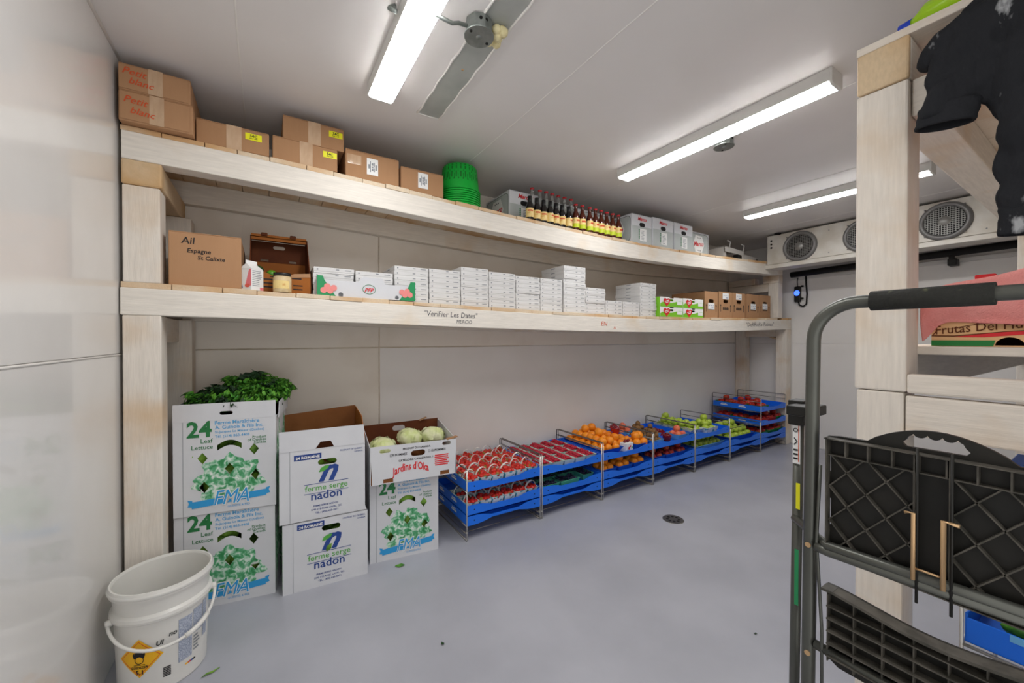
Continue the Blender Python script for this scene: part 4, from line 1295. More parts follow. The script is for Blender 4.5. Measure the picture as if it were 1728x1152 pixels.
# romaine cartons
def nadon(label, x0, x1, yf, z, h, d, rz, is_open, seed):
    w = x1 - x0
    w2 = w / 2
    t = thing('romaine_carton', label, 'box', ((x0 + x1) / 2, yf, z), rz)
    X = lambda f: -w2 + f * w
    Y = lambda f: f * h
    holes = [pill(X(0.55), Y(0.845), 0.092, 0.030)]
    if is_open:
        holes = [pill(X(0.54), Y(0.80), 0.092, 0.030)]
    open_carton(t, w2, d, h, 'cardwhite', 'cardred', h, holes)
    q = MB(); q.quad((X(0.16), 0, Y(0.86 if is_open else 0.885)), 0.31 * w, 0.078 * h, FRONT); q.build('blue_plate', 'navy', t)
    q = MB(); q.text('24 ROMAINE', (X(0.315), -0.002, Y(0.878 if is_open else 0.903)), FRONT, width=0.27 * w, align='c', bold=0.03); q.build('plate_lettering', 'label', t)
    q = MB()
    q.text('PRODUCT OF QUEBEC,' if is_open else 'PRODUIT DU QUÉBEC,', (X(0.97), 0, Y(0.925)), FRONT, width=0.28 * w, align='r', bold=0.015)
    q.text('CANADA', (X(0.97), 0, Y(0.885)), FRONT, width=0.105 * w, align='r', bold=0.015)
    q.text('FERME SERGE NADON', (X(0.52), 0, Y(0.175)), FRONT, width=0.29 * w, align='c', bold=0.015)
    q.text('3395 STE-ROSE, LAVAL, QC.', (X(0.53), 0, Y(0.125)), FRONT, width=0.36 * w, align='c', bold=0.015)
    q.text('TEL.: (450) 625-2071', (X(0.53), 0, Y(0.075)), FRONT, width=0.27 * w, align='c', bold=0.015)
    q.text('nadon', (X(0.53), 0, Y(0.275)), FRONT, width=0.36 * w, align='c', bold=0.012)
    q.quad((X(0.27), 0, Y(0.50)), 0.52 * w, 0.0025, FRONT)
    q.quad((X(0.27), 0, Y(0.365)), 0.52 * w, 0.0025, FRONT)
    q.build('lettering', 'navy', t)
    q = MB(); q.text('ferme serge', (X(0.53), 0, Y(0.405)), FRONT, width=0.50 * w, align='c', bold=0.005); q.build('green_lettering', 'leafink', t)
    q = MB(); q.text('n', (X(0.555), 0, Y(0.535)), FRONT, size=0.165, align='c', shear=0.45, bold=0.03); q.build('logo', 'inkblue', t, label='large blue slanted letter n')
    lf = [(X(0.44), Y(0.66)), (X(0.46), Y(0.715)), (X(0.51), Y(0.745)), (X(0.565), Y(0.745)), (X(0.545), Y(0.705)), (X(0.50), Y(0.67))]
    q = MB(); q.prism(lf, (), FRONT, (0, -0.0024, 0), 0.0008); q.build('logo_leaf', 'leafink', t)
    q = MB()
    for k in range(7):
        q.prism(lettuce_blob(0.30 - 0.0, h * (0.12 + 0.125 * k), 0.03, h * 0.05, k), (), LEFT, (-w2 - 0.0012, 0.33 - 0.0, 0), 0.0006)
        q.prism(lettuce_blob(0.24, h * (0.17 + 0.125 * k), 0.025, h * 0.045, k + 9), (), LEFT, (-w2 - 0.0012, 0.33, 0), 0.0006)
    q.build('side_print', 'leafink', t)
    q = MB(); q.box(X(0.115) - 0.001, -0.0006, 0.0, X(0.115) + 0.001, 0.0, h); q.build('fold_line', 'inkgrey', t)
    if is_open:
        fl = 0.105
        q = MB(); q.prism([(X(0.0), 0.0), (X(1.0), 0.0), (X(0.985), fl), (X(0.0), fl)], [[(X(0.40), 0.0012), (X(0.62), 0.0012), (X(0.58), 0.036), (X(0.46), 0.036)]], FRONT, (0, -0.002, h), 0.004); q.build('raised_flap', 'cardwhite', t)
        q = MB(); q.prism([(-w2, 0), (w2, 0), (w2 * 0.98, 0.16), (-w2 * 0.96, 0.13)], (), FRONT, (0, d, h), 0.004); q.build('back_flap', 'cardin', t)
        q = MB(); q.prism([(0.0, 0), (d, 0), (d, 0.155), (0.10, 0.135), (0.0, 0.05)], (), RIGHT, (w2, 0, h), 0.004); q.build('side_flap', 'cardorange', t)
        q = MB(); q.prism([(0.05, 0), (d, 0), (d - 0.04, 0.12), (0.16, 0.13)], (), RIGHT, (-w2 - 0.012, 0, h - 0.005), 0.004); q.build('side_flap', 'cardwhite', t)
    else:
        q = MB(); q.box(-w2, 0, h - 0.004, w2, d, h); q.build('top_flaps', 'cardwhite', t)
    c = leaf_lump(22, w2, d, h + (0.03 if is_open else 0), seed, None)
    o = single('romaine_heads', c.mesh('romaine_heads', 'lettuce'), 'romaine lettuce leaves inside the ' + ('open romaine carton' if is_open else 'closed romaine carton'), 'lettuce', t.location, (0, 0, rz))
    o['kind'] = 'stuff'
    del o['category']
    return t
nadon('white romaine carton on the floor under an open one', 0.068, 0.482, 2.300, 0.0, 0.362, 0.36, -0.06, False, 11)
nadon('open white romaine carton with raised flaps, upper of two', 0.055, 0.470, 2.305, 0.363, 0.372, 0.36, -0.05, True, 12)

# apple tray carton holding cauliflowers
t = thing('apple_tray', 'white open tray carton printed Jardins d\'Oka, holding cabbages', 'box', (0.755, 2.285, 0.478), -0.10)
w2, d, h = 0.255, 0.42, 0.215
X = lambda f: -w2 + f * 2 * w2
q = MB()
q.prism([(-w2 + 0.01, 0), (w2 - 0.01, 0), (w2, h), (-w2, h + 0.005)], [pill(X(0.535), h * 0.73, 0.085, 0.034), pill(X(0.16), h * 0.885, 0.062, 0.022), pill(X(0.88), h * 0.905, 0.055, 0.022),
         [(X(0.14), 0.004), (X(0.25), 0.004), (X(0.25), 0.028), (X(0.14), 0.028)], [(X(0.80), 0.004), (X(0.91), 0.004), (X(0.91), 0.028), (X(0.80), 0.028)]], FRONT, (0, 0, 0), 0.004)
q.build('front_panel', 'cardwhite', t)
for sx in (-1, 1):
    q = MB(); q.prism([(0, 0), (d, 0), (d, h + 0.05), (0, h)], (), RIGHT, (sx * (w2 - 0.003) + (0.004 if sx > 0 else 0), 0, 0), 0.004); q.build('side_panel', 'cardwhite', t)
q = MB(); q.prism([(-w2, 0), (w2, 0), (w2, h + 0.055), (-w2, h + 0.045)], [pill(-0.02, h + 0.01, 0.085, 0.036)], FRONT, (0, d - 0.004, 0), 0.004); q.build('back_panel', 'cardred', t)
q = MB(); q.box(-w2 + 0.005, 0.004, 0, w2 - 0.005, d - 0.004, 0.05); q.build('bottom', 'cardin', t)
q = MB(); q.bar((w2 - 0.06, 0.012, h), (w2 + 0.012, 0.02, h + 0.01), 0.03, 0.004); q.bar((0.12, d - 0.01, h + 0.05), (0.17, d - 0.01, h + 0.068), 0.03, 0.004); q.build('corner_tab', 'card', t)
q = MB()
q.text('PRODUIT DU CANADA', (X(0.52), 0, h * 0.86), FRONT, width=0.165, align='c', bold=0.02)
q.text('9 POMMES', (X(0.24), 0, h * 0.72), FRONT, width=0.085, bold=0.02)
q.text('12 POMMES', (X(0.69), 0, h * 0.72), FRONT, width=0.090, bold=0.02)
q.text('CATÉGORIE CANADA NO. 1', (X(0.51), 0, h * 0.55), FRONT, width=0.205, align='c', bold=0.02)
for f in (0.215, 0.655):
    a, b = outline([(X(f) - 0.001, h * 0.715), (X(f) + 0.011, h * 0.715), (X(f) + 0.011, h * 0.78), (X(f) - 0.001, h * 0.78)], 0.0015)
    q.prism(a, [b], FRONT, (0, -0.0014, 0), 0.0008)
q.build('lettering', 'ink', t)
q = MB()
q.text("Jardins d'Oka", (X(0.45), 0, h * 0.30), FRONT, width=0.215, size=0.062, align='c', bold=0.025, warp=lambda a, b: (a + 0.0, b - 2.2 * a * a))
q.build('red_lettering', 'redink', t, label='red arched lettering')
q = MB()
for k in range(6):
    q.quad((X(0.73) + 0.004 * rnd.random(), 0, h * (0.30 + 0.055 * k)), 0.095 * rnd.uniform(0.8, 1.0), 0.007, FRONT)
q.build('red_small_print', 'redink', t)
def cauli(seed):
    r = random.Random(seed)
    b = ico(0.078, 3, 1, 1, 0.8)
    b.v = [tuple(Vector(v) * (1 + 0.06 * math.sin(9 * v[0] * 14 + seed) * math.sin(8 * v[1] * 16) + r.uniform(-0.012, 0.012))) for v in b.v]
    for k in range(6):
        a = 2 * PI * k / 6 + seed
        vs, fs = [], []
        for i in range(6):
            for j in range(5):
                u, v = j / 4 - 0.5, i / 5
                rr = 0.082 + 0.006 * math.sin(6 * u + 9 * v)
                th = 1.9 - 1.35 * v
                ph = a + u * (0.9 * (1 - 0.5 * v * v))
                vs.append((rr * math.sin(th) * math.cos(ph), rr * math.sin(th) * math.sin(ph), rr * 0.82 * math.cos(th)))
        for i in range(5):
            for j in range(4):
                p = i * 5 + j
                fs.append((p, p + 1, p + 6, p + 5))
        b.add(vs, fs, 1, True)
    return b.mesh('cabbage', ['cabbage', 'cabbage'])
for k, (lx, ly, lab) in enumerate(((-0.165, 0.13, 'pale green cabbage at the romaine carton end of the tray'), (0.015, 0.22, 'pale green cabbage in the middle of the tray'),
                                   (0.160, 0.21, 'pale green cabbage at the berry display end of the tray'))):
    ca, sa = math.cos(-0.10), math.sin(-0.10)
    single('cabbage', cauli(k), lab, 'cabbage', (0.755 + lx * ca - ly * sa, 2.285 + lx * sa + ly * ca, 0.478 + 0.05 + 0.125 + 0.02 * (k > 0)), (0.2, 0.1, k))

# bucket
t = thing('bucket', 'white plastic bucket with yellow oxidizer hazard diamond', 'bucket', (-0.350, 2.062, 0.0), 0.0)
t.scale = (1.02, 1.02, 1.06)
q = MB()
q.lathe([(0.0, 0.004), (0.128, 0.0), (0.132, 0.006), (0.140, 0.262), (0.152, 0.264), (0.153, 0.285), (0.141, 0.290), (0.144, 0.340), (0.154, 0.342), (0.155, 0.366), (0.150, 0.372), (0.144, 0.366), (0.137, 0.25), (0.126, 0.012), (0, 0.012)], 48)
q = MB()
q.turned([(0.0, 0.004), (0.128, 0.0), (0.132, 0.006), (0.140, 0.255), (0.151, 0.262), (0.153, 0.270), (0.151, 0.280), (0.142, 0.288), (0.145, 0.338), (0.154, 0.342), (0.155, 0.362), (0.152, 0.370), (0.147, 0.370), (0.144, 0.362), (0.137, 0.25), (0.126, 0.012), (0, 0.012)], 56)
q.build('body', 'bucket', t)
q = MB(); q.lathe([(0.1555, 0.348), (0.158, 0.352), (0.158, 0.359), (0.1555, 0.362)], 48); q.build('rim', 'bucket', t)
fa = -PI / 2 + 0.10      # direction from the bucket towards the room
def on_bucket(x, z, lift=0.0015):
    """flat x (arc length) and height to a point on the bucket wall"""
    r = 0.132 + 0.008 * z / 0.26 + lift
    a = fa + x / 0.136
    return (r * math.cos(a), r * math.sin(a), z)
def wrap_poly(pts, m, name, lift=0.0015, holes=(), parent=t):
    b = MB(); b.prism(pts, holes, FRONT, (0, 0, 0), 0)
    # cut into columns so that it follows the curve
    bm = bmesh.new()
    vs = [bm.verts.new((v[0], v[2], 0)) for v in b.v]
    for f in b.f:
        try:
            bm.faces.new([vs[i] for i in f])
        except ValueError:
            pass
    xs_ = [p[0] for p in pts]
    x = min(xs_)
    while x < max(xs_):
        x += 0.012
        bmesh.ops.bisect_plane(bm, geom=bm.verts[:] + bm.edges[:] + bm.faces[:], plane_co=(x, 0, 0), plane_no=(1, 0, 0))
    bm.verts.index_update()
    q = MB()
    q.add([on_bucket(v.co.x, v.co.y, lift) for v in bm.verts], [tuple(v.index for v in f.verts) for f in bm.faces])
    bm.free()
    return q.build(name, m, parent)
def wrap_text(items, m, name, lift=0.003):
    q = MB()
    for s_, x, z_, k in items:
        b = MB(); b.text(s_, (x, 0, z_), FRONT, lift=0, **k)
        q.add([on_bucket(v[0], v[2], lift) for v in b.v], b.f)
    return q.build(name, m, t)
D0, D1 = -0.060, 0.140
dm = lambda s: [(D0 + s, D1), (D0, D1 + s), (D0 - s, D1), (D0, D1 - s)]
wrap_poly(dm(0.068), 'hazyellow', 'hazard_diamond')
wrap_poly(dm(0.060), 'redink', 'diamond_border', 0.0022, [dm(0.0578)])
fl = [(-0.016, 0.128), (-0.02, 0.142), (-0.014, 0.15), (-0.013, 0.142), (-0.008, 0.158), (-0.005, 0.148), (0.001, 0.164), (0.004, 0.15), (0.010, 0.157), (0.011, 0.144), (0.017, 0.150), (0.018, 0.140), (0.014, 0.128), (0.0, 0.135)]
wrap_poly([(D0 + x, z_ + 0.013) for x, z_ in fl], 'ink', 'flame', 0.0025)
a, b = outline(disc(D0, 0.135, 0.014, 18), 0.0022)
wrap_poly(a, 'ink', 'ring', 0.0025, [b])
wrap_poly([(D0 - 0.017, 0.117), (D0 + 0.017, 0.117), (D0 + 0.017, 0.119), (D0 - 0.017, 0.119)], 'ink', 'flame_base', 0.0025)
wrap_text([('OXIDIZER', D0, 0.105, dict(width=0.052, align='c', bold=0.03)), ('5.1', D0, 0.085, dict(size=0.021, align='c', bold=0.03))], 'ink', 'hazard_lettering')
wrap_text([('Ul', -0.012, 0.172, dict(size=0.022, bold=0.03, shear=0.2)), ('no', 0.022, 0.190, dict(size=0.022, bold=0.03, shear=0.2))], 'ink', 'brand_lettering')
for k, (x0, x1, z0, z1) in enumerate(((0.050, 0.094, 0.075, 0.232), (0.098, 0.138, 0.15, 0.240), (0.142, 0.165, 0.11, 0.245))):
    wrap_poly([(x0, z0), (x1, z0), (x1, z1), (x0, z1)], 'labelgrey', 'fine_print')
for k in range(5):
    wrap_poly([(0.100, 0.135 - 0.012 * k), (0.118 + 0.004 * (k % 3), 0.135 - 0.012 * k), (0.118 + 0.004 * (k % 3), 0.141 - 0.012 * k), (0.100, 0.141 - 0.012 * k)], 'inkgrey', 'fine_print')
for k in range(6):
    wrap_poly([(0.006, 0.050 + 0.006 * k), (0.028, 0.050 + 0.006 * k), (0.028, 0.054 + 0.006 * k), (0.006, 0.054 + 0.006 * k)], 'ink', 'barcode_bar')
for k, m in enumerate(('hazyellow', 'redink', 'navy', 'ink')):
    wrap_poly([(0.072 + 0.009 * k, 0.052), (0.081 + 0.009 * k, 0.052), (0.081 + 0.009 * k, 0.058), (0.072 + 0.009 * k, 0.058)], m, 'colour_mark')
# bail handle hanging on the room side
hp = []
aL, aR = fa - 1.20, fa + 1.50
for k in range(21):
    f = k / 20
    a = aL + (aR - aL) * f
    r = 0.160 + 0.012 * math.sin(PI * f)
    hp.append((r * math.cos(a), r * math.sin(a), 0.262 - 0.085 * math.sin(PI * f) ** 0.8))
q = MB(); q.tube(hp, 0.0055, 8); bh = q.build('handle', 'bucket', t)
q = MB(); q.tube([(p[0] * 1.002, p[1] * 1.002, p[2]) for p in hp[12:17]], 0.009, 8); q.build('handle_grip', 'bucket', bh)
for a in (aL, aR):
    q = MB(); q.lathe([(0.0, 0.0), (0.012, 0.0), (0.012, 0.018), (0.0, 0.02)], 10, axis='x'); q.rotz(a); q.move((0.146 * math.cos(a), 0.146 * math.sin(a), 0.262)); q.build('handle_ear', 'bucket', t)

# ------------------------------------------------------------------ wire display racks with blue trays
RX = [1.095, 1.702, 2.320, 2.950, 3.580, 4.205, 4.850, 5.462]
UNIT = ['strawberries', 'raspberries', 'oranges', 'kiwis', 'green apples in long baskets', 'green apples on one level', 'red apples']
RY0, RY1 = YF + 0.004, YF + 0.585
def wire_rack(x0, x1, top, label, levels):
    t = thing('wire_rack', label, 'rack', (x0, RY0, 0))
    W, Dp = x1 - x0, RY1 - RY0
    for x in (0.009, W - 0.009):
        q = MB()
        q.tube([(x, 0, top), (x, 0.012, top + 0.006), (x, Dp - 0.012, top + 0.006), (x, Dp, top), (x, Dp, 0.004), (x, 0, 0.0045)], 0.0042, 6)
        q.tube([(x, 0, top - 0.045), (x, Dp, top - 0.045)], 0.003, 6)
        q.tube([(x, 0, 0.045), (x, Dp, 0.045)], 0.003, 6)
        for z in levels:
            q.tube([(x, 0, z - 0.004), (x, Dp, z - 0.004)], 0.003, 6)
        q.build('side_frame', 'wire', t)
        q = MB(); q.tube([(x, -0.001, 0.003), (x, -0.001, top)], 0.0042, 8); q.tube([(x - 0.008, -0.001, 0.055), (x + 0.008, -0.001, 0.055)], 0.004, 6); q.build('front_leg', 'chrome', t)
    for z in [0.045] + levels:
        for y in ((0.10, Dp - 0.06) if z > 0.05 else (0.05, Dp)):
            q = MB(); q.tube([(0.006, y, z - 0.008), (W - 0.006, y, z - 0.008)], 0.003, 6)
            q.build('cross_wire', 'wire', t)
    return t

def tray_mesh(W, Dp, arch):
    q = MB()
    n = 16
    h0, dip = 0.060, 0.022
    prof_t, prof_b = [], []
    for k in range(n + 1):
        f = k / n
        s_ = 0.5 - 0.5 * math.cos(2 * PI * min(max((f - 0.10) / 0.80, 0), 1))
        s_ = min(1.0, s_ * 1.8)
        prof_t.append((f * W, h0 - dip * s_))
        prof_b.append((f * W, arch * s_))
    q.prism(prof_b + prof_t[::-1], (), FRONT, (0, 0, 0), 0.006)
    q.prism(prof_b + prof_t[::-1], (), FRONT, (0, Dp - 0.006, 0), 0.006)
    for x in (0.0, W - 0.006):
        q.box(x, 0.006, 0, x + 0.006, Dp - 0.006, h0)
    q.box(0.006, 0.006, arch + 0.004, W - 0.006, Dp - 0.006, arch + 0.008)
    for k in range(1, 9):
        q.box(0.02, Dp * k / 9 - 0.006, arch + 0.008, W - 0.02, Dp * k / 9 + 0.006, arch + 0.011)
    return q
def tray(x0, x1, z, label, arch=0.0, marks=False):
    W, Dp = x1 - x0 - 0.024, RY1 - RY0 - 0.004
    t = thing('display_tray', label, 'tray', (x0 + 0.012, RY0 + 0.002 - 0.006, z))
    o = tray_mesh(W, Dp, arch).build('shell', 'bluetray', t, bevel=0.002)
    for x in (0.05, W - 0.05):
        q = MB(); q.prism(disc(x, 0.030, 0.0045, 8), (), FRONT, (0, -0.0008, 0), 0.0006); q.build('rivet', 'dark', t)
    if marks:
        q = MB()
        for y in (0.42, 0.20):
            q.quad((0, y + 0.06, 0.024), 0.085, 0.011, LEFT); q.quad((0, y + 0.05, 0.040), 0.06, 0.007, LEFT)
        q.build('white_marks', 'label', t)
    return t
UP, LO, BOT = 0.322, 0.168, 0.098
for i in range(7):
    a, b = RX[i], RX[i + 1]
    tall = i == 6
    single_lvl = i == 5
    wire_rack(a, b, 0.620 if tall else (0.462 if not single_lvl else 0.345), 'wire display rack carrying the ' + UNIT[i], [BOT, UP - 0.002] if not tall else [BOT, 0.303, 0.462])
    tray(a, b, BOT, 'empty blue tray lowest under the ' + UNIT[i], 0.020, marks=(i == 0))
    if tall:
        tray(a, b, 0.160, 'blue tray with red apples, lowest filled tier of the tall rack', 0.0, True)
        tray(a, b, 0.305, 'blue tray with red apples, middle tier of the tall rack', 0.0, True)
        tray(a, b, 0.466, 'blue tray with red apples, top tier of the tall rack', 0.0, True)
    else:
        tray(a, b, LO, 'lower filled blue tray of the rack with ' + UNIT[i], 0.0, marks=(i == 0))
        if not single_lvl:
            tray(a, b, UP, 'upper blue tray of the rack with ' + UNIT[i], 0.0, marks=(i == 0))
TF = 0.0112      # tray floor above tray base

# --- fruit meshes
def fruit(r, m, sx=1, sy=1, sz=1, dimple=0.0, stem=True, n=14):
    q = MB()
    prof = []
    for k in range(11):
        a = -PI / 2 + PI * k / 10
        rr = r * math.cos(a)
        zz = r * math.sin(a)
        if dimple:
            zz -= dimple * r * math.exp(-(rr / (0.38 * r)) ** 2) * (1 if zz > 0 else -0.7)
            rr *= 1.0 + 0.06 * math.sin(a)
        prof.append((max(rr, 0.0002) * sx, zz * sz))
    q.lathe(prof, n)
    if stem and dimple:
        q.tube([(0, 0, r * (0.60)), (0.002, 0, r * 1.08)], 0.0016, 5, 1)
    return q.mesh('fruit', [m, 'stem'])
F_or = fruit(0.039, 'orangefruit', dimple=0.02, stem=False)
F_ga = fruit(0.039, 'greenapple', dimple=0.30, sz=0.94)
F_ra = fruit(0.036, 'redapple', dimple=0.30, sz=0.94)
F_pe = fruit(0.034, 'peach', dimple=0.16, stem=False)
F_ne = fruit(0.033, 'nectarine', dimple=0.16, stem=False)
F_ki = fruit(0.025, 'kiwi', sz=1.28, stem=False)
F_ch = fruit(0.0125, 'cherry', dimple=0.2, n=10)
q = MB()
q.lathe([(0.0005, -0.019), (0.006, -0.016), (0.0115, -0.006), (0.0145, 0.004), (0.013, 0.010), (0.006, 0.0125), (0.0003, 0.012)], 9)
for k in range(5):
    a = 2 * PI * k / 5
    q.add([(0.003 * math.cos(a + 0.9), 0.003 * math.sin(a + 0.9), 0.013), (0.003 * math.cos(a - 0.9), 0.003 * math.sin(a - 0.9), 0.013), (0.013 * math.cos(a), 0.013 * math.sin(a), 0.014)], [(0, 1, 2)], 1)
F_st = q.mesh('strawberry', ['strawberry', 'calyx'])
q = MB(); q.lathe([(0.0004, -0.010), (0.006, -0.008), (0.0095, -0.001), (0.0085, 0.006), (0.004, 0.009), (0.0004, 0.0085)], 8)
F_rb = q.mesh('raspberry', 'raspberry')

def put(name, me, label, cat, grp, p, tilt=0.5, scale=1.0):
    return single(name, me, label, cat, p, (rnd.uniform(-tilt, tilt), rnd.uniform(-tilt, tilt), rnd.uniform(0, 6.28)), scale * rnd.uniform(0.94, 1.05), grp)

def heap(name, me, label, cat, grp, x0, x1, y0, y1, z, r, counts, tilt=0.5):
    """counts: rows (nx, ny) for each layer, sitting on one another"""
    for L, (nx, ny) in enumerate(counts):
        ins = r * 0.9 * L
        for i in range(nx):
            for j in range(ny):
                fx = (i + 0.5) / nx
                fy = (j + 0.5) / ny
                p = (x0 + ins + (x1 - x0 - 2 * ins) * fx + rnd.uniform(-1, 1) * r * 0.12, y0 + ins + (y1 - y0 - 2 * ins) * fy + rnd.uniform(-1, 1) * r * 0.12,
                     z + r * 0.93 + L * r * 1.45 + rnd.uniform(-1, 1) * r * 0.05)
                put(name, me, label, cat, grp, p, tilt)

# --- containers
def tub_mesh(wx, wy, h, t=0.003, taper=0.85):
    q = MB()
    def ring(k, z, off=0.0):
        return [(sx * (wx / 2 * k - off), sy * (wy / 2 * k - off), z) for sx, sy in ((-1, -1), (1, -1), (1, 1), (-1, 1))]
    L = [ring(taper, 0.0), ring(1.0, h), ring(1.0, h, t), ring(taper, t, t)]
    vs = [p for l in L for p in l]
    fs = [(0, 3, 2, 1)]
    for a in range(3):
        for j in range(4):
            k = (j + 1) % 4
            fs.append((4 * a + j, 4 * a + k, 4 * a + 4 + k, 4 * a + 4 + j))
    fs.append((12, 13, 14, 15))
    q.add(vs, fs)
    # rolled rim
    rim = ring(1.0, h)
    q.tube(rim, 0.0028, 6, closed=True)
    return q
def tub(name, label, wx, wy, h, m, p, rz=0.0, cat='basket', grp=None, cache={}):
    key = (wx, wy, h, m)
    if key not in cache:
        cache[key] = tub_mesh(wx, wy, h).mesh(name, m)
    return single(name, cache[key], label, cat, p, (0, 0, rz), 1.0, grp)

# strawberry baskets with handles
bw, bd, bh_ = 0.094, 0.135, 0.055
bm_ = tub_mesh(bw, bd, bh_, 0.002, 0.80).mesh('berry_basket', 'basketcard')
q = MB()
n = 12
pts = [(-bw / 2 * math.cos(PI * k / n) * 0.98, 0.0, bh_ - 0.01 + 0.062 * math.sin(PI * k / n)) for k in range(n + 1)]
for k in range(n):
    a, b = pts[k], pts[k + 1]
    q.add([(a[0], -0.007, a[2]), (a[0], 0.007, a[2]), (b[0], 0.007, b[2]), (b[0], -0.007, b[2]),
           (a[0] * 0.97, -0.007, a[2] - 0.0015), (a[0] * 0.97, 0.007, a[2] - 0.0015), (b[0] * 0.97, 0.007, b[2] - 0.0015), (b[0] * 0.97, -0.007, b[2] - 0.0015)],
          [(0, 1, 2, 3), (7, 6, 5, 4), (0, 3, 7, 4), (1, 5, 6, 2)])
hm_ = q.mesh('basket_handle', 'handle')
def berry_basket(x, y, z, label, grp, nb, blab, bgrp):
    t = thing('berry_basket', label, 'basket', (x, y, z), rnd.uniform(-0.05, 0.05), grp)
    o = bpy.data.objects.new('basket', bm_); C.objects.link(o); o.parent = t
    o = bpy.data.objects.new('handle', hm_); C.objects.link(o); o.parent = t
    o.location.y = rnd.uniform(-0.02, 0.02); o.rotation_euler.x = rnd.uniform(-0.25, 0.25)
    spots = [(-.025, -.045), (.003, -.048), (.027, -.040), (-.026, -.015), (.024, -.012), (0, .018), (-.025, .022), (.026, .03), (0.0, .048), (-.014, -.03), (.014, .004), (-.008, .002)][:nb]
    for k, (dx, dy) in enumerate(spots):
        up = 0.014 if k >= 9 else 0.0
        o = put('strawberry', F_st, blab, 'strawberry', bgrp, (x + dx, y + dy, z + bh_ - 0.002 + up + rnd.uniform(-.003, .004)), 2.2, 1.32)
a, b = RX[0], RX[1]
for i in range(6):
    x = a + 0.063 + 0.0965 * i
    for j in range(4):
        berry_basket(x, RY0 + 0.085 + 0.140 * j, UP + TF, 'paper basket with white handle, full of strawberries on the upper tray', 'strawberry baskets on the upper tray', 9 if j else 10,
                     'red strawberry in a handled basket on the upper tray', 'strawberries on the upper tray')
    for j in range(2):
        berry_basket(x, RY0 + 0.085 + 0.145 * j, LO + TF, 'paper basket with white handle, full of strawberries on the shaded lower tray', 'strawberry baskets on the lower tray', 6 if j == 0 else 3,
                     'red strawberry in a handled basket on the shaded lower tray', 'strawberries on the lower tray')
# dark fill under the berries so that the baskets are full
# raspberry punnets
a, b = RX[1], RX[2]
for i in range(5):
    for j in range(3):
        x, y = a + 0.075 + 0.114 * i, RY0 + 0.115 + 0.176 * j
        tub('punnet', 'pale pulp punnet of raspberries on the upper tray', 0.106, 0.165, 0.045, 'punnet', (x, y, UP + TF), 0, 'punnet', 'raspberry punnets')
        q_ = 0
        for u in range(4):
            for v in range(5):
                put('raspberry', F_rb, 'red raspberry in a pale pulp punnet', 'raspberry', 'raspberries', (x - 0.031 + 0.0205 * u + rnd.uniform(-.003, .003), y - 0.054 + 0.027 * v + rnd.uniform(-.003, .003),
                    UP + TF + 0.040 + 0.010 * (u in (1, 2)) + rnd.uniform(-.003, .003)), 1.0, 1.38)
# blueberry punnets on the lower tray
bq = ico(0.0075, 1)
for k, (x, y, rz, wx, wy) in enumerate(((a + 0.10, RY0 + 0.07, 0, 0.17, 0.11), (a + 0.30, RY0 + 0.08, 0, 0.19, 0.12), (a + 0.16, RY0 + 0.21, 0, 0.19, 0.12), (a + 0.38, RY0 + 0.22, 0, 0.19, 0.12), (a + 0.51, RY0 + 0.14, 0, 0.11, 0.19))):
    lab = ('blueberry punnet next to the strawberries', 'blueberry punnet at the front edge, middle', 'blueberry punnet behind the front ones, strawberry side', 'blueberry punnet behind the front ones, orange side', 'blueberry punnet turned lengthwise next to the oranges')[k]
    tub('punnet', 'green ' + lab, wx, wy, 0.045, 'punnetgreen', (x, y, LO + TF), rz, 'punnet')
    q = MB()
    for m_ in range(90):
        p = Vector((rnd.uniform(-wx / 2 + 0.014, wx / 2 - 0.014), rnd.uniform(-wy / 2 + 0.014, wy / 2 - 0.014), rnd.uniform(0.036, 0.050)))
        q.add([Vector(v) + p for v in bq.v], bq.f, 0, True)
    o = single('blueberries', q.mesh('blueberries', 'blueberry'), 'dark blueberries filling the ' + lab, 'blueberries', (x, y, LO + TF))
    o['kind'] = 'stuff'; del o['category']

# oranges
a, b = RX[2], RX[3]
OL = 'orange in the big pile on the upper tray'
tub('fruit_box', 'blue box under the long pile of oranges', 0.25, 0.50, 0.055, 'bluebasket', (a + 0.160, RY0 + 0.285, UP + TF), 0, 'box')
heap('orange', F_or, OL, 'orange', 'oranges on the upper tray', a + 0.045, a + 0.275, RY0 + 0.05, RY0 + 0.53, UP + TF + 0.012, 0.038, [(3, 6), (2, 6), (1, 2)])
heap('orange', F_or, OL, 'orange', 'oranges on the upper tray', a + 0.29, a + 0.44, RY0 + 0.14, RY0 + 0.56, UP + TF, 0.038, [(2, 5), (1, 5)])
put('orange', F_or, 'orange lying highest on top of the pile', 'orange', None, (a + 0.33, RY0 + 0.47, UP + TF + 0.132))
tub('fruit_basket', 'blue basket of oranges next to the kiwis', 0.17, 0.15, 0.05, 'bluebasket', (a + 0.535, RY0 + 0.10, UP + TF), 0)
heap('orange', F_or, 'orange in the blue basket next to the kiwis', 'orange', 'oranges in the blue basket', a + 0.455, a + 0.615, RY0 + 0.03, RY0 + 0.17, UP + TF + 0.014, 0.038, [(2, 2), (2, 1)])
heap('orange', F_or, OL, 'orange', 'oranges on the upper tray', a + 0.45, a + 0.60, RY0 + 0.20, RY0 + 0.36, UP + TF, 0.038, [(2, 2)])
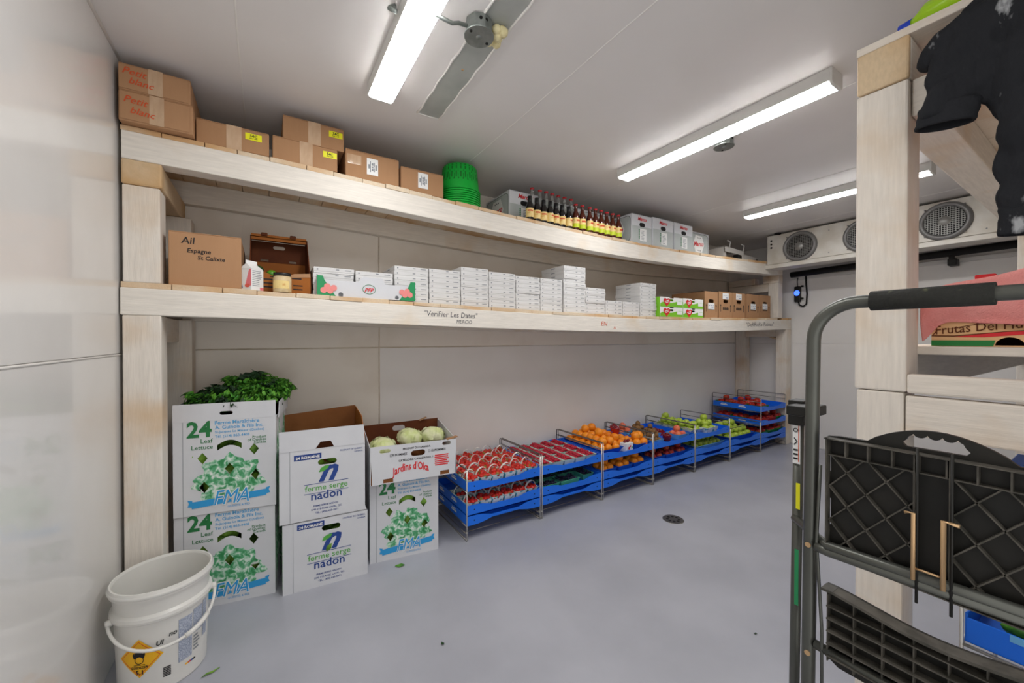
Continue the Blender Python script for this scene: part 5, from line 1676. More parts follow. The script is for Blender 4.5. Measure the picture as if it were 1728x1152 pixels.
# cherry cups on the oranges
def cherry_cup(x, y, z, label, inner, m='greenbasket', n=9, r=0.036):
    q = MB(); q.lathe([(0.0, 0.001), (r * 0.78, 0.0), (r, 0.045), (r + 0.003, 0.047), (r - 0.002, 0.044), (r * 0.74, 0.003), (0, 0.003)], 16)
    o = single('cherry_cup', q.mesh('cherry_cup', m), label, 'cup', (x, y, z))
    for k in range(n):
        an = 2 * PI * k / max(n - 2, 1)
        rr = r * 0.58 if k < n - 2 else 0.006
        put('cherry', F_ch, 'dark red cherry ' + inner, 'cherry', 'cherries ' + inner, (x + rr * math.cos(an), y + rr * math.sin(an), z + 0.047 + (0.013 if k >= n - 2 else 0)), 0.6, 1.15)
    return o
cherry_cup(a + 0.385, RY0 + 0.215, UP + TF + 0.118, 'red cup of cherries resting high on the oranges', 'in the cup resting high on the oranges', 'redbasket')
cherry_cup(a + 0.445, RY0 + 0.295, UP + TF + 0.115, 'red cup of cherries sunk between the oranges', 'in the cup sunk between the oranges', 'redbasket')
# small printed carton in front of the oranges
t = thing('fruit_punnet_box', 'small white printed box of cherries at the tray edge by the oranges', 'box', (a + 0.375, RY0 + 0.040, UP + TF), 0.15)
q = MB(); q.box(-0.05, 0, 0, 0.05, 0.07, 0.072); q.build('body', 'label', t, bevel=0.002)
q = MB(); q.prism(disc(-0.015, 0.03, 0.013, 10), (), FRONT, (0, -0.001, 0), 0.0008); q.prism(disc(0.006, 0.044, 0.010, 10), (), FRONT, (0, -0.001, 0), 0.0008); q.build('red_print', 'redink', t)
q = MB(); q.prism(disc(0.032, 0.03, 0.010, 10), (), FRONT, (0, -0.001, 0), 0.0008); q.build('green_print', 'leafink', t)
for k in range(4):
    put('cherry', F_ch, 'cherry on top of the small white printed box', 'cherry', 'cherries on the white box', (a + 0.345 + 0.02 * k, RY0 + 0.075 + 0.01 * (k % 2), UP + TF + 0.083), 0.6)
# lower oranges
for k, (x, y) in enumerate(((a + 0.11, RY0 + 0.10), (a + 0.30, RY0 + 0.095), (a + 0.49, RY0 + 0.095), (a + 0.30, RY0 + 0.27), (a + 0.49, RY0 + 0.27))):
    tub('fruit_basket', ('blue basket of oranges on the lower tray, blueberry side', 'blue basket of oranges on the lower tray, middle front', 'blue basket of oranges on the lower tray, nectarine side front', 'blue basket of oranges on the lower tray, middle back', 'blue basket of oranges on the lower tray, nectarine side back')[k], 0.17, 0.15, 0.05, 'bluebasket', (x, y, LO + TF), 0)
    heap('orange', F_or, 'orange in a blue basket on the shaded lower tray', 'orange', 'oranges on the lower tray', x - 0.075, x + 0.075, y - 0.065, y + 0.065, LO + TF + 0.014, 0.036, [(2, 2)] + ([(1, 1)] if k < 3 else []))

# kiwis, peaches, cherries
a, b = RX[3], RX[4]
tub('fruit_basket', 'pale blue basket of peaches behind the kiwis', 0.20, 0.16, 0.05, 'bluepale', (a + 0.13, RY0 + 0.48, UP + TF))
heap('peach', F_pe, 'pink peach in the basket behind the kiwis', 'peach', 'peaches behind the kiwis', a + 0.04, a + 0.22, RY0 + 0.41, RY0 + 0.55, UP + TF + 0.012, 0.034, [(2, 2), (1, 1)])
put('peach', F_pe, 'single peach lying behind the kiwis next to the wall', 'peach', None, (a + 0.28, RY0 + 0.52, UP + TF + 0.034))
for k, (x, y) in enumerate(((a + 0.13, RY0 + 0.11), (a + 0.13, RY0 + 0.28), (a + 0.30, RY0 + 0.27), (a + 0.30, RY0 + 0.42))):
    tub('fruit_basket', ('pale blue basket of kiwis at the front edge', 'pale blue basket of kiwis behind the front one', 'pale blue basket of kiwis beside the cherries', 'pale blue basket of kiwis in the back row')[k], 0.16, 0.14, 0.045, 'bluepale', (x, y, UP + TF))
    heap('kiwi', F_ki, 'brown fuzzy kiwi in a pale blue basket', 'kiwi', 'kiwis', x - 0.072, x + 0.072, y - 0.062, y + 0.062, UP + TF + 0.010, 0.026, [(3, 2), (2, 2), (1, 1)], 1.5)
cherry_cup(a + 0.34, RY0 + 0.105, UP + TF, 'clear cup of dark cherries in front of the kiwis', 'in the cup in front of the kiwis', 'redbasket', 11, 0.042)
tub('punnet', 'red punnet of dark cherries beside the kiwis', 0.13, 0.12, 0.04, 'redbasket', (a + 0.43, RY0 + 0.30, UP + TF), 0, 'punnet')
for k in range(16):
    put('cherry', F_ch, 'dark cherry in the red punnet beside the kiwis', 'cherry', 'cherries in the red punnet', (a + 0.385 + 0.030 * (k % 4), RY0 + 0.258 + 0.028 * (k // 4), UP + TF + 0.046), 0.6, 1.15)
tub('fruit_basket', 'pale blue basket of peaches at the front next to the green apples', 0.17, 0.15, 0.05, 'bluepale', (a + 0.51, RY0 + 0.11, UP + TF))
heap('peach', F_pe, 'pink peach in the front basket next to the green apples', 'peach', 'peaches in the front basket', a + 0.44, a + 0.58, RY0 + 0.05, RY0 + 0.17, UP + TF + 0.012, 0.034, [(2, 2), (1, 1)])
for k, (x, y) in enumerate(((a + 0.125, RY0 + 0.10), (a + 0.310, RY0 + 0.10), (a + 0.495, RY0 + 0.10), (a + 0.22, RY0 + 0.27), (a + 0.42, RY0 + 0.27))):
    tub('fruit_basket', ('blue basket of nectarines, orange side front', 'blue basket of nectarines, middle front', 'blue basket of nectarines, apple side front', 'blue basket of nectarines, orange side back', 'blue basket of nectarines, apple side back')[k], 0.17, 0.15, 0.05, 'bluebasket', (x, y, LO + TF))
    heap('nectarine', F_ne, 'red nectarine in a blue basket on the lower tray', 'nectarine', 'nectarines', x - 0.07, x + 0.07, y - 0.062, y + 0.062, LO + TF + 0.012, 0.034, [(2, 2), (1, 1)])

# green apples
a, b = RX[4], RX[5]
tub('fruit_basket', 'long printed paper basket of green apples, kiwi side', 0.20, 0.46, 0.06, 'basketcard', (a + 0.14, RY0 + 0.29, UP + TF))
heap('green_apple', F_ga, 'green apple in the long basket on the kiwi side', 'apple', 'green apples in the long basket', a + 0.045, a + 0.235, RY0 + 0.07, RY0 + 0.51, UP + TF + 0.012, 0.036, [(2, 6), (2, 5)])
put('green_apple', F_ga, 'green apple lying highest on top of the long basket', 'apple', None, (a + 0.14, RY0 + 0.44, UP + TF + 0.140))
tub('fruit_basket', 'printed paper basket of green apples at the front edge', 0.20, 0.20, 0.06, 'basketcard', (a + 0.36, RY0 + 0.13, UP + TF))
heap('green_apple', F_ga, 'green apple in the front basket on the upper tray', 'apple', 'green apples in the front basket', a + 0.265, a + 0.455, RY0 + 0.04, RY0 + 0.22, UP + TF + 0.012, 0.036, [(2, 2), (2, 2), (1, 1)])
heap('green_apple', F_ga, 'green apple loose on the upper tray behind the front basket', 'apple', 'loose green apples', a + 0.28, a + 0.44, RY0 + 0.25, RY0 + 0.50, UP + TF, 0.036, [(2, 3)])
tub('fruit_basket', 'pale blue basket of green apples on the shaded lower tray', 0.50, 0.22, 0.05, 'bluepale', (a + 0.32, RY0 + 0.135, LO + TF))
heap('green_apple', F_ga, 'green apple in the pale blue basket on the lower tray', 'apple', 'green apples on the lower tray', a + 0.08, a + 0.56, RY0 + 0.035, RY0 + 0.235, LO + TF + 0.012, 0.036, [(6, 2), (5, 1)])
a, b = RX[5], RX[6]
tub('fruit_basket', 'wide blue basket of green apples next to the tall rack', 0.54, 0.40, 0.06, 'bluebasket', (a + 0.32, RY0 + 0.23, LO + TF))
heap('green_apple', F_ga, 'green apple in the wide blue basket next to the tall rack', 'apple', 'green apples by the tall rack', a + 0.07, a + 0.58, RY0 + 0.045, RY0 + 0.42, LO + TF + 0.012, 0.037, [(6, 4), (5, 3), (3, 1)])

# red apples on the tall rack
a, b = RX[6], RX[7]
def red_basket(x, y, z, m, wx, wy, label, counts, lab, grp):
    tub('fruit_basket', label, wx, wy, 0.05, m, (x, y, z))
    heap('red_apple', F_ra, lab, 'apple', grp, x - wx / 2 + 0.008, x + wx / 2 - 0.008, y - wy / 2 + 0.008, y + wy / 2 - 0.008, z + 0.012, 0.034, counts)
cols = ['greenbasket', 'redbasket', 'greenbasket']
for lvl, (z, nm) in enumerate(((0.466, 'top'), (0.305, 'middle'), (0.160, 'lowest'))):
    for j in range(3):
        m = (['greenbasket', 'redbasket', 'greenbasket'], ['redbasket', 'greenbasket', 'redbasket'], ['greenbasket', 'greenbasket', 'redbasket'])[lvl][j]
        col = 'green' if m == 'greenbasket' else 'red'
        where = ('at the front corner', 'in the middle', 'next to the wall')[j]
        red_basket(a + 0.13, RY0 + 0.10 + 0.185 * j, z + TF, m, 0.19, 0.175, '%s basket of red apples %s of the %s tier, green side' % (col, where, nm),
                   [(2, 2), (1, 1)] if lvl == 0 else [(2, 2)], 'red apple on the %s tier of the tall rack, green apple side' % nm, 'red apples %s tier near' % nm)
    if lvl:
        for j, (m, col) in enumerate((('redbasket', 'red') if lvl == 1 else ('greenbasket', 'green'), ('greenbasket', 'green'))):
            red_basket(a + 0.33 + 0.185 * j, RY0 + 0.10, z + TF, m, 0.17, 0.165, '%s basket of red apples in front, %s tier, %s' % (col, nm, ('second from the corner', 'by the end post')[j]),
                       [(2, 2), (1, 1)], 'red apple at the front of the %s tier of the tall rack' % nm, 'red apples %s tier front' % nm)
    else:
        red_basket(a + 0.13 + 0.19, RY0 + 0.30, z + TF, 'redbasket', 0.17, 0.17, 'red basket of red apples on the top tier behind the empty front', [(2, 2), (1, 1)], 'red apple on the top tier behind the empty front', 'red apples top tier back')

# ------------------------------------------------------------------ cooling unit at the far wall
EX = 4.95
t = thing('cooling_unit', 'long white ceiling cooling unit with round grey fans', 'cooling unit', (EX, 1.15, 2.13))
y0, y1 = -1.13, 1.14        # local y
q = MB(); q.prism([(0.0, 0.04), (0.0, 0.37), (0.42, 0.37), (0.42, 0.10), (0.30, 0.04)], (), FRONT, (0, y0, 0), (y1 - y0)); q.build('casing', 'evap', t, bevel=0.004)
q = MB(); q.prism([(-0.02, -0.01), (0.40, 0.02), (0.40, 0.055), (-0.02, 0.035)], (), FRONT, (0, y0 - 0.01, 0), (y1 - y0 + 0.02)); q.build('drain_pan', 'evap', t, bevel=0.004)
for fy in (1.96 - 1.15, 1.42 - 1.15, 0.88 - 1.15, 0.34 - 1.15):
    q = MB(); q.lathe([(0.122, -0.004), (0.128, -0.030), (0.148, -0.034), (0.163, -0.010), (0.163, 0.0)], 36, (0, fy, 0.195), axis='x'); fr_ = q.build('fan_ring', 'fanring', t)
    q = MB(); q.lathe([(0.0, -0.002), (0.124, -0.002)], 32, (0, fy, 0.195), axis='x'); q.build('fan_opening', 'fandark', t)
    q = MB()
    for k in range(-7, 8):
        s_ = k * 0.0165
        L = math.sqrt(max(0.122 ** 2 - s_ ** 2, 0))
        q.bar((-0.024, fy + s_, 0.195 - L), (-0.024, fy + s_, 0.195 + L), 0.004, 0.004)
        q.bar((-0.026, fy - L, 0.195 + s_), (-0.026, fy + L, 0.195 + s_), 0.004, 0.004)
    q.build('fan_grille', 'fangrille', t)
    q = MB(); q.lathe([(0.0, -0.032), (0.035, -0.030), (0.042, -0.024)], 16, (0, fy, 0.195), axis='x'); q.build('fan_hub', 'fangrille', t)
    for k in range(4):
        an = PI / 4 + k * PI / 2
        q = MB(); q.tube([(0.0, fy + 0.150 * math.cos(an), 0.195 + 0.150 * math.sin(an)), (-0.03, fy + 0.166 * math.cos(an), 0.195 + 0.166 * math.sin(an))], 0.006, 6); q.build('fan_clip', 'fanring', t)
for z_ in (0.33, 0.29, 0.25):
    q = MB(); q.prism(disc(0, 0, 0.011, 12), (), LEFT, (-0.002, 1.14 - 0.045, z_ - 0.02), 0.001); q.build('cable_hole', 'dark', t)
for yy in (0.55, 0.03, -0.5):
    for z_ in (0.08, 0.31):
        q = MB(); q.prism(disc(0, 0, 0.006, 8), (), LEFT, (-0.002, yy, z_), 0.001); q.build('screw', 'fanring', t)
q = MB(); q.bar((0.0, 1.0, 0.371), (0.0, 1.06, 0.380), 0.03, 0.02); q.build('bracket', 'fandark', t)

q = MB(); q.tube([(5.50, 2.27, 2.10), (5.50, 1.4, 2.12), (5.50, -0.3, 2.15)], 0.035, 10)
tag(q.build('insulated_pipe', 'blackrubber'), 'black insulated pipe running along the far wall under the cooling unit', 'pipe')
t = thing('pipe_clamp', 'black bracket holding the insulated pipe on the far wall', 'bracket', (5.55, 0.93, 2.07))
q = MB(); q.box(-0.06, -0.03, -0.06, 0.06, 0.03, 0.0); q.build('foot', 'blackplastic', t, bevel=0.004)
q = MB(); q.box(-0.07, -0.02, 0.0, -0.06, 0.02, 0.08); q.build('strap', 'blackplastic', t)
q = MB(); q.box(5.596, YR + 0.02, 2.045, 5.618, 2.30, 2.085); q.box(5.60, 2.22, 1.30, 5.618, 2.24, 2.05) if False else None
tag(q.build('cable_duct', 'conduit', bevel=0.003), 'white cable duct running along the far wall', 'cable duct')
q = MB(); q.tube([(5.58, 1.62, 2.08), (5.585, 1.60, 1.98), (5.58, 1.63, 1.90), (5.59, 1.66, 1.82)], 0.004, 6)
tag(q.build('loose_wire', 'blackrubber'), 'thin dark wire hanging down from the white cable duct', 'wire')
t = thing('controller', 'black wall controller with blue lit display', 'controller', (5.60, 2.235, 1.86))
q = MB(); q.box(-0.03, -0.032, -0.09, 0.02, 0.032, 0.10); q.build('case', 'blackplastic', t, bevel=0.008)
q = MB(); q.prism(disc(0, 0, 0.030, 16, 0.034), (), LEFT, (-0.032, 0, 0.02), 0.002); d_ = q.build('display', 'screen', t)
q = MB(); q.quad((-0.033, 0.017, 0.014), 0.010, 0.012, LEFT); q.quad((-0.033, 0.004, 0.014), 0.008, 0.012, LEFT); q.quad((-0.033, -0.008, 0.014), 0.010, 0.012, LEFT); q.build('digits', 'label', d_)
for z_ in (0.09, -0.06):
    q = MB(); q.lathe([(0, 0), (0.014, 0), (0.014, 0.02), (0, 0.02)], 10, (-0.01, -0.05, z_)); q.build('wall_lug', 'blackplastic', t)
q = MB(); q.tube([(-0.01, 0.0, 0.10), (-0.01, 0.005, 0.16), (-0.01, -0.005, 0.21)], 0.004, 6); q.build('sensor_wire', 'blackrubber', t)
q = MB(); q.tube([(-0.01, -0.01, -0.09), (-0.01, -0.02, -0.13), (-0.01, -0.06, -0.15), (-0.01, -0.095, -0.12), (-0.01, -0.10, 0.0), (-0.01, -0.09, 0.12), (-0.01, -0.085, 0.25)], 0.009, 8); q.build('cable', 'blackrubber', t)

# ------------------------------------------------------------------ right-hand timber rack
RXF = 1.60
rack = thing('timber_rack', 'tall whitewashed timber rack with a black jacket hanging on its end', 'rack', (0, 0, 0))
def rb(name, x0, y0, z0, x1, y1, z1, m, bev=0.006):
    q = MB(); q.box(x0, y0, z0, x1, y1, z1)
    return q.build(name, m, rack, bevel=bev)
rb('post', RXF + 0.004, 0.366, 0, RXF + 0.118, 0.476, 1.160, 'woodz')
rb('post', RXF, 0.360, 1.162, RXF + 0.120, 0.480, 2.085, 'woodz')
rb('beam', RXF + 0.012, 0.358, 2.087, 4.90, 0.478, 2.212, 'woodx', 0.006)
rb('beam_end', RXF - 0.004, 0.358, 2.087, RXF + 0.013, 0.478, 2.212, 'endgrain', 0.006)
rb('end_board', RXF + 0.002, -0.36, 1.160, RXF + 0.04, 0.360, 1.216, 'woody')
rb('end_board', RXF + 0.008, -0.36, 1.035, RXF + 0.046, 0.364, 1.152, 'woody')
rb('cross_beam', RXF + 0.02, -0.36, 1.975, RXF + 0.11, 0.358, 2.085, 'woody')
rb('post', RXF, -0.385, 0, RXF + 0.12, -0.27, 2.085, 'woodz')
rb('beam', RXF, -0.385, 2.087, 4.90, -0.27, 2.212, 'woodx')
rb('beam', RXF + 0.122, 0.385, 1.15, 4.90, 0.470, 1.270, 'woodx')
rb('beam', RXF + 0.122, -0.385, 1.15, 4.90, -0.30, 1.270, 'woodx')
rb('post', 4.75, 0.366, 0, 4.87, 0.476, 1.148, 'woodz')
rb('post', 4.75, 0.366, 1.297, 4.87, 0.476, 2.085, 'woodz')
rb('post', 3.2, 0.380, 0, 3.31, 0.476, 1.148, 'woodz') if False else None
x = RXF
r_ = random.Random(4)
while x < 4.88:
    w_ = 0.15 * r_.uniform(0.85, 1.1)
    rb('plank', x + 0.001, -0.39, 2.213, min(x + w_, 4.9) - 0.001, 0.486 + r_.uniform(-.006, .006), 2.238, 'woody', 0.003)
    x += w_
x = RXF + 0.124
while x < 4.70:
    w_ = 0.15 * r_.uniform(0.85, 1.1)
    rb('plank', x + 0.001, -0.39, 1.271, min(x + w_, 4.74) - 0.001, 0.474 + r_.uniform(-.006, .006), 1.297, 'woody', 0.003)
    x += w_

# bottle on the rack top
t = thing('cleaner_bottle', 'lime green bottle with blue cap lying on the rack top', 'bottle', (1.66, 0.32, 2.2385 + 0.036), -0.25)
q = MB(); q.lathe([(0.0, -0.12), (0.030, -0.118), (0.036, -0.11), (0.036, 0.01), (0.018, 0.04), (0.016, 0.05), (0, 0.05)], 18, axis='y'); q.build('body', 'jug', t)
q = MB(); q.lathe([(0.0, -0.0), (0.018, 0.0), (0.018, 0.03), (0.0, 0.032)], 14, (0, 0.048, 0), axis='y'); q.build('cap', 'bluecap', t)

# fruit carton and towel on the rack's middle shelf
FXX = 1.735
t = thing('fruit_carton', 'peach-coloured fruit carton with green base under the pink towel', 'box', (FXX, -0.01, 1.2975))
q = MB(); q.prism([(-0.345, 0), (0.30, 0), (0.30, 0.155), (-0.345, 0.155)], [[(-0.195 - 0.026 * math.cos(PI * k / 10), 0.003 + 0.024 * math.sin(PI * k / 10)) for k in range(11)]], LEFT, (0, 0, 0), 0.004); q.build('front_panel', 'frutas', t)
for sy in (0.345, -0.30):
    q = MB(); q.box(0.004, min(sy, sy - 0.004 * (1 if sy > 0 else -1)), 0, 0.30, max(sy, sy - 0.004 * (1 if sy > 0 else -1)), 0.155); q.build('side_panel', 'frutas', t)
q = MB(); q.box(0.296, -0.30, 0, 0.30, 0.345, 0.155); q.box(0.004, -0.30, 0.0, 0.30, 0.345, 0.004); q.box(0.004, -0.296, 0.145, 0.296, 0.341, 0.149); q.build('back_panel', 'card', t)
q = MB()
q.prism([(-0.345, 0.0015), (-0.224, 0.0015), (-0.220, 0.018), (-0.345, 0.018)], (), LEFT, (-0.0012, 0, 0), 0.0008)
q.prism([(-0.166, 0.0015), (0.30, 0.0015), (0.30, 0.018), (-0.170, 0.018)], (), LEFT, (-0.0012, 0, 0), 0.0008)
q.build('green_stripe', 'darkgreen', t)
el = [(-0.345, 0.030), (-0.30, 0.029), (-0.20, 0.042), (-0.13, 0.048), (-0.105, 0.054), (-0.105, 0.082), (-0.18, 0.076), (-0.27, 0.062), (-0.335, 0.046)]
q = MB(); q.prism([(-0.30, 0.028), (-0.24, 0.027), (-0.17, 0.034), (-0.14, 0.046), (-0.22, 0.040)], (), LEFT, (-0.0012, 0, 0), 0.0006); q.prism([(-0.33, 0.07), (-0.25, 0.075), (-0.12, 0.115), (-0.22, 0.11)], (), LEFT, (-0.0012, 0, 0), 0.0006); q.build('red_swoosh', 'redink', t)
q = MB()
a_, b_ = outline(el, 0.004)
q.prism(a_, [b_], LEFT, (-0.0016, 0, 0), 0.0006)
q.text('Frutas Del Huerto', (0, 0.335, 0.036), LEFT, width=0.215, size=0.036, shear=0.1, bold=0.004, rot=0.10, lift=0.0022)
q.build('lettering', 'cardred', t)

# pink towel thrown over the carton
q = MB()
NU, NV = 40, 34
vs, fs = [], []
for i in range(NU + 1):
    u = i / NU
    y = 0.352 - u * 0.66
    crest = 1.478 + 0.020 * math.sin(u * 4.5) + 0.035 * u
    hem = 1.318 + (0.075 if 0.17 < u < 0.3 else 0.0)
    hem = np.interp(u, [0, 0.025, 0.045, 0.08, 0.14, 0.3, 1.0], [1.313, 1.335, 1.366, 1.376, 1.372, 1.362, 1.355])
    for j in range(NV + 1):
        v = j / NV
        if v < 0.45:
            f = v / 0.45
            xx = FXX + 0.28 - f * 0.29
            zz = crest + 0.012 * math.sin(f * 5 + u * 8) - 0.02 * (1 - f) + 0.006 * math.sin(13 * f + 21 * u)
        else:
            f = (v - 0.45) / 0.55
            xx = FXX - 0.012 - 0.020 * math.sin(PI * min(f * 1.1, 1)) - 0.010 * math.sin(u * 22 + 2 * f) * f - 0.006
            zz = crest - 0.006 + (hem - crest) * f
        vs.append((xx, y + 0.012 * math.sin(4 * v + 6 * u) * (0.2 + u), zz))
for i in range(NU):
    for j in range(NV):
        a = i * (NV + 1) + j
        fs.append((a, a + 1, a + NV + 2, a + NV + 1))
q.add(vs, fs, 0, True)
o = tag(q.build('towel', 'towel'), 'pink terry towel thrown over the fruit carton on the rack', 'towel')
sm_ = o.modifiers.new('s', 'SOLIDIFY'); sm_.thickness = 0.005
sb = o.modifiers.new('u', 'SUBSURF'); sb.levels = 1; sb.render_levels = 1
q = MB(); q.box(-0.012, -0.02, 0, 0.012, 0.02, 0.014)
tag(q.build('red_clip', 'redink', bevel=0.003), 'small red clip peeping over the pink towel', 'clip').location = (FXX + 0.05, 0.235, 1.494)

# black jacket hanging from the rack's end
def ring_loft(q, path, rad, squash, seed, wr=0.10, n=20, mi=0, cap0=True, cap1=True):
    r0 = random.Random(seed)
    ph = [r0.uniform(0, 6) for _ in range(6)]
    P = [Vector(p) for p in path]
    vs, fs = [], []
    u = None
    # resample
    K = (len(P) - 1) * 6
    pts, rr = [], []
    for k in range(K + 1):
        f = k / 6
        i = min(int(f), len(P) - 2)
        g_ = f - i
        p0, p1, p2, p3 = P[max(i - 1, 0)], P[i], P[i + 1], P[min(i + 2, len(P) - 1)]
        pts.append(0.5 * ((2 * p1) + (p2 - p0) * g_ + (2 * p0 - 5 * p1 + 4 * p2 - p3) * g_ ** 2 + (3 * p1 - p0 - 3 * p2 + p3) * g_ ** 3))
        rr.append(rad[i] + (rad[i + 1] - rad[i]) * g_)
    for k in range(K + 1):
        t_ = (pts[min(k + 1, K)] - pts[max(k - 1, 0)]).normalized()
        if u is None:
            u = t_.cross(Vector((1, 0, 0)))
        u = (u - t_ * u.dot(t_)).normalized()
        v_ = t_.cross(u)
        s_ = k / K
        for j in range(n):
            a = 2 * PI * j / n
            w_ = 1 + wr * (0.5 * math.sin(3 * a + ph[0] + 5 * s_) + 0.6 * math.sin(2 * a + 19 * s_ + ph[1]) + 0.4 * math.sin(5 * a - 31 * s_ + ph[2]))
            vs.append(pts[k] + u * (rr[k] * w_ * math.cos(a)) + v_ * (rr[k] * squash * w_ * math.sin(a)))
    for k in range(K):
        for j in range(n):
            fs.append((k * n + j, k * n + (j + 1) % n, (k + 1) * n + (j + 1) % n, (k + 1) * n + j))
    if cap0:
        fs.append(tuple(reversed(range(n))))
    if cap1:
        fs.append(tuple(K * n + j for j in range(n)))
    q.add(vs, fs, mi, True)
    return pts[0], pts[-1]
t = thing('jacket', 'black work jacket with white stains hanging over the rack end', 'jacket', (1.545, 0.16, 2.24))
q = MB()
ring_loft(q, [(0.0, -0.14, -0.07), (-0.006, -0.04, -0.09), (-0.014, 0.035, -0.14), (-0.020, 0.078, -0.235), (-0.024, 0.106, -0.335)], [0.07, 0.075, 0.078, 0.062, 0.052], 0.55, 1, 0.15)
ring_loft(q, [(0.0, -0.20, -0.06), (-0.005, -0.09, -0.14), (-0.005, -0.035, -0.28), (0.0, -0.03, -0.42), (0.0, -0.016, -0.57), (0.0, -0.010, -0.63)], [0.10, 0.11, 0.095, 0.060, 0.036, 0.033], 0.5, 2, 0.17)
ring_loft(q, [(0.01, -0.28, 0.0), (0.005, -0.22, -0.15), (0.005, -0.18, -0.36), (0.01, -0.18, -0.55)], [0.13, 0.15, 0.14, 0.11], 0.38, 3, 0.08)
ring_loft(q, [(-0.006, 0.158, -0.172), (-0.008, 0.135, -0.145), (-0.006, 0.07, -0.105), (0.0, -0.04, -0.075), (0.01, -0.2, -0.02)], [0.016, 0.026, 0.030, 0.034, 0.04], 0.9, 5, 0.06)
o = q.build('cloth', 'coat', t)
rm = o.modifiers.new('r', 'REMESH'); rm.mode = 'VOXEL'; rm.voxel_size = 0.006; rm.use_smooth_shade = True
sm_ = o.modifiers.new('s', 'SMOOTH'); sm_.iterations = 3
tx = bpy.data.textures.new('folds', 'CLOUDS'); tx.noise_scale = 0.085; tx.noise_depth = 1
dp = o.modifiers.new('d', 'DISPLACE'); dp.texture = tx; dp.strength = 0.05; dp.mid_level = 0.5
q = MB()
ring_loft(q, [(-0.023, 0.106, -0.305), (-0.025, 0.113, -0.358)], [0.058, 0.057], 0.55, 1, 0.03, cap0=False, cap1=False)
o = q.build('cuff', 'coat', t); s2 = o.modifiers.new('s', 'SOLIDIFY'); s2.thickness = 0.005
q = MB(); ring_loft(q, [(0, -0.014, -0.60), (0, -0.008, -0.668)], [0.040, 0.034], 0.6, 2, 0.05, cap0=False, cap1=False)
o = q.build('cuff', 'coat', t); s2 = o.modifiers.new('s', 'SOLIDIFY'); s2.thickness = 0.004

# blue tray of cucumbers under the rack
t = thing('wire_rack', 'wire rack with one blue tray of cucumbers under the timber rack', 'rack', (1.78, 0.275, 0))
for x in (0.0, 0.55):
    q = MB(); q.tube([(x, 0, 0.004), (x, 0, 0.60), (x, -0.5, 0.60), (x, -0.5, 0.004)], 0.006, 8); q.tube([(x, 0, 0.40), (x, -0.5, 0.40)], 0.005, 8); q.build('side_frame', 'chrome', t)
for z_ in (0.545, 0.40):
    q = MB(); q.tube([(0.0, 0.0, z_), (0.0, -0.5, z_)], 0.005, 8); q.tube([(0.0, 0.0, z_), (0.55, 0.0, z_)], 0.005, 8); q.build('rail', 'chrome', t)
t = thing('display_tray', 'blue tray of cucumbers under the timber rack', 'tray', (1.79, -0.215, 0.405))
q = MB(); q.box(0, 0, 0, 0.53, 0.485, 0.006); q.box(0, 0, 0, 0.006, 0.485, 0.075); q.box(0.524, 0, 0, 0.53, 0.485, 0.075); q.box(0, 0, 0, 0.53, 0.006, 0.075)
q.prism([(0, 0), (0.53, 0), (0.53, 0.09), (0.40, 0.06), (0.12, 0.06), (0.05, 0.10), (0, 0.10)], (), BACK, (0.53, 0.485, 0), 0.006); q.build('shell', 'bluetray', t, bevel=0.003)
q = MB(); q.box(-0.002, 0.05, 0.055, -0.0005, 0.40, 0.075); q.build('pale_band', 'bluepale', t)
cq = MB(); cq.lathe([(0.0004, -0.17), (0.012, -0.165), (0.021, -0.14), (0.023, 0.0), (0.021, 0.13), (0.012, 0.163), (0.0004, 0.17)], 12, axis='y')
cm = cq.mesh('cucumber', 'cucumber')
k = 0
for L in range(3):
    for i in range(7 - L):
        single('cucumber', cm, 'long green cucumber in the blue tray under the timber rack', 'cucumber', (1.835 + 0.02 * L + 0.062 * i, 0.035 + rnd.uniform(-0.01, 0.01), 0.411 + 0.023 + L * 0.038), (0, 0, rnd.uniform(-0.06, 0.06)), 1.0, 'cucumbers')
t = thing('label_strip', 'white paper strip wrapped over the cucumbers', 'label', (1.81, 0.11, 0.43))
q = MB(); q.box(-0.008, -0.02, -0.012, -0.004, 0.02, 0.105); q.box(-0.008, -0.02, 0.105, 0.35, 0.02, 0.109); q.build('paper', 'label', t)
t = thing('green_onions', 'bunch of green onion leaves under the rack end board', 'green onions', (1.80, 0.02, 0.93))
q = MB()
for k in range(34):
    x = rnd.uniform(0.0, 0.10); z_ = rnd.uniform(0.0, 0.10)
    q.tube([(x, -0.22, z_), (x, 0.0, z_ + 0.01), (x - 0.01, rnd.uniform(0.10, 0.15), z_ + rnd.uniform(-0.02, 0.03))], [0.006, 0.006, 0.002], 5)
q.build('leaves', 'lettuce', t)
t = thing('display_tray', 'blue tray of green onions under the rack end board', 'tray', (1.79, -0.215, 0.905))
q = MB(); q.box(0, 0, 0, 0.40, 0.43, 0.02); q.box(0, 0, 0.02, 0.006, 0.43, 0.05); q.build('shell', 'bluetray', t, bevel=0.003)
t = thing('wire_stand', 'wire stand carrying the tray of green onions', 'rack', (1.79, -0.215, 0.60))
for x in (0.02, 0.38):
    for y in (0.02, 0.16):
        q = MB(); q.tube([(x, y, -0.6), (x, y, 0.306)], 0.005, 6); q.build('leg', 'chrome', t)

# ------------------------------------------------------------------ folded step ladder in the foreground
LX = 0.983
t = thing('step_ladder', 'folded grey steel step ladder with black plastic steps', 'step ladder', (LX, 0.0, 0.0))
YA, YZ = 0.363, 0.007
def rail(pts, r, name, m='steel', n=12):
    q = MB(); q.tube(pts, r, n); return q.build(name, m, t)
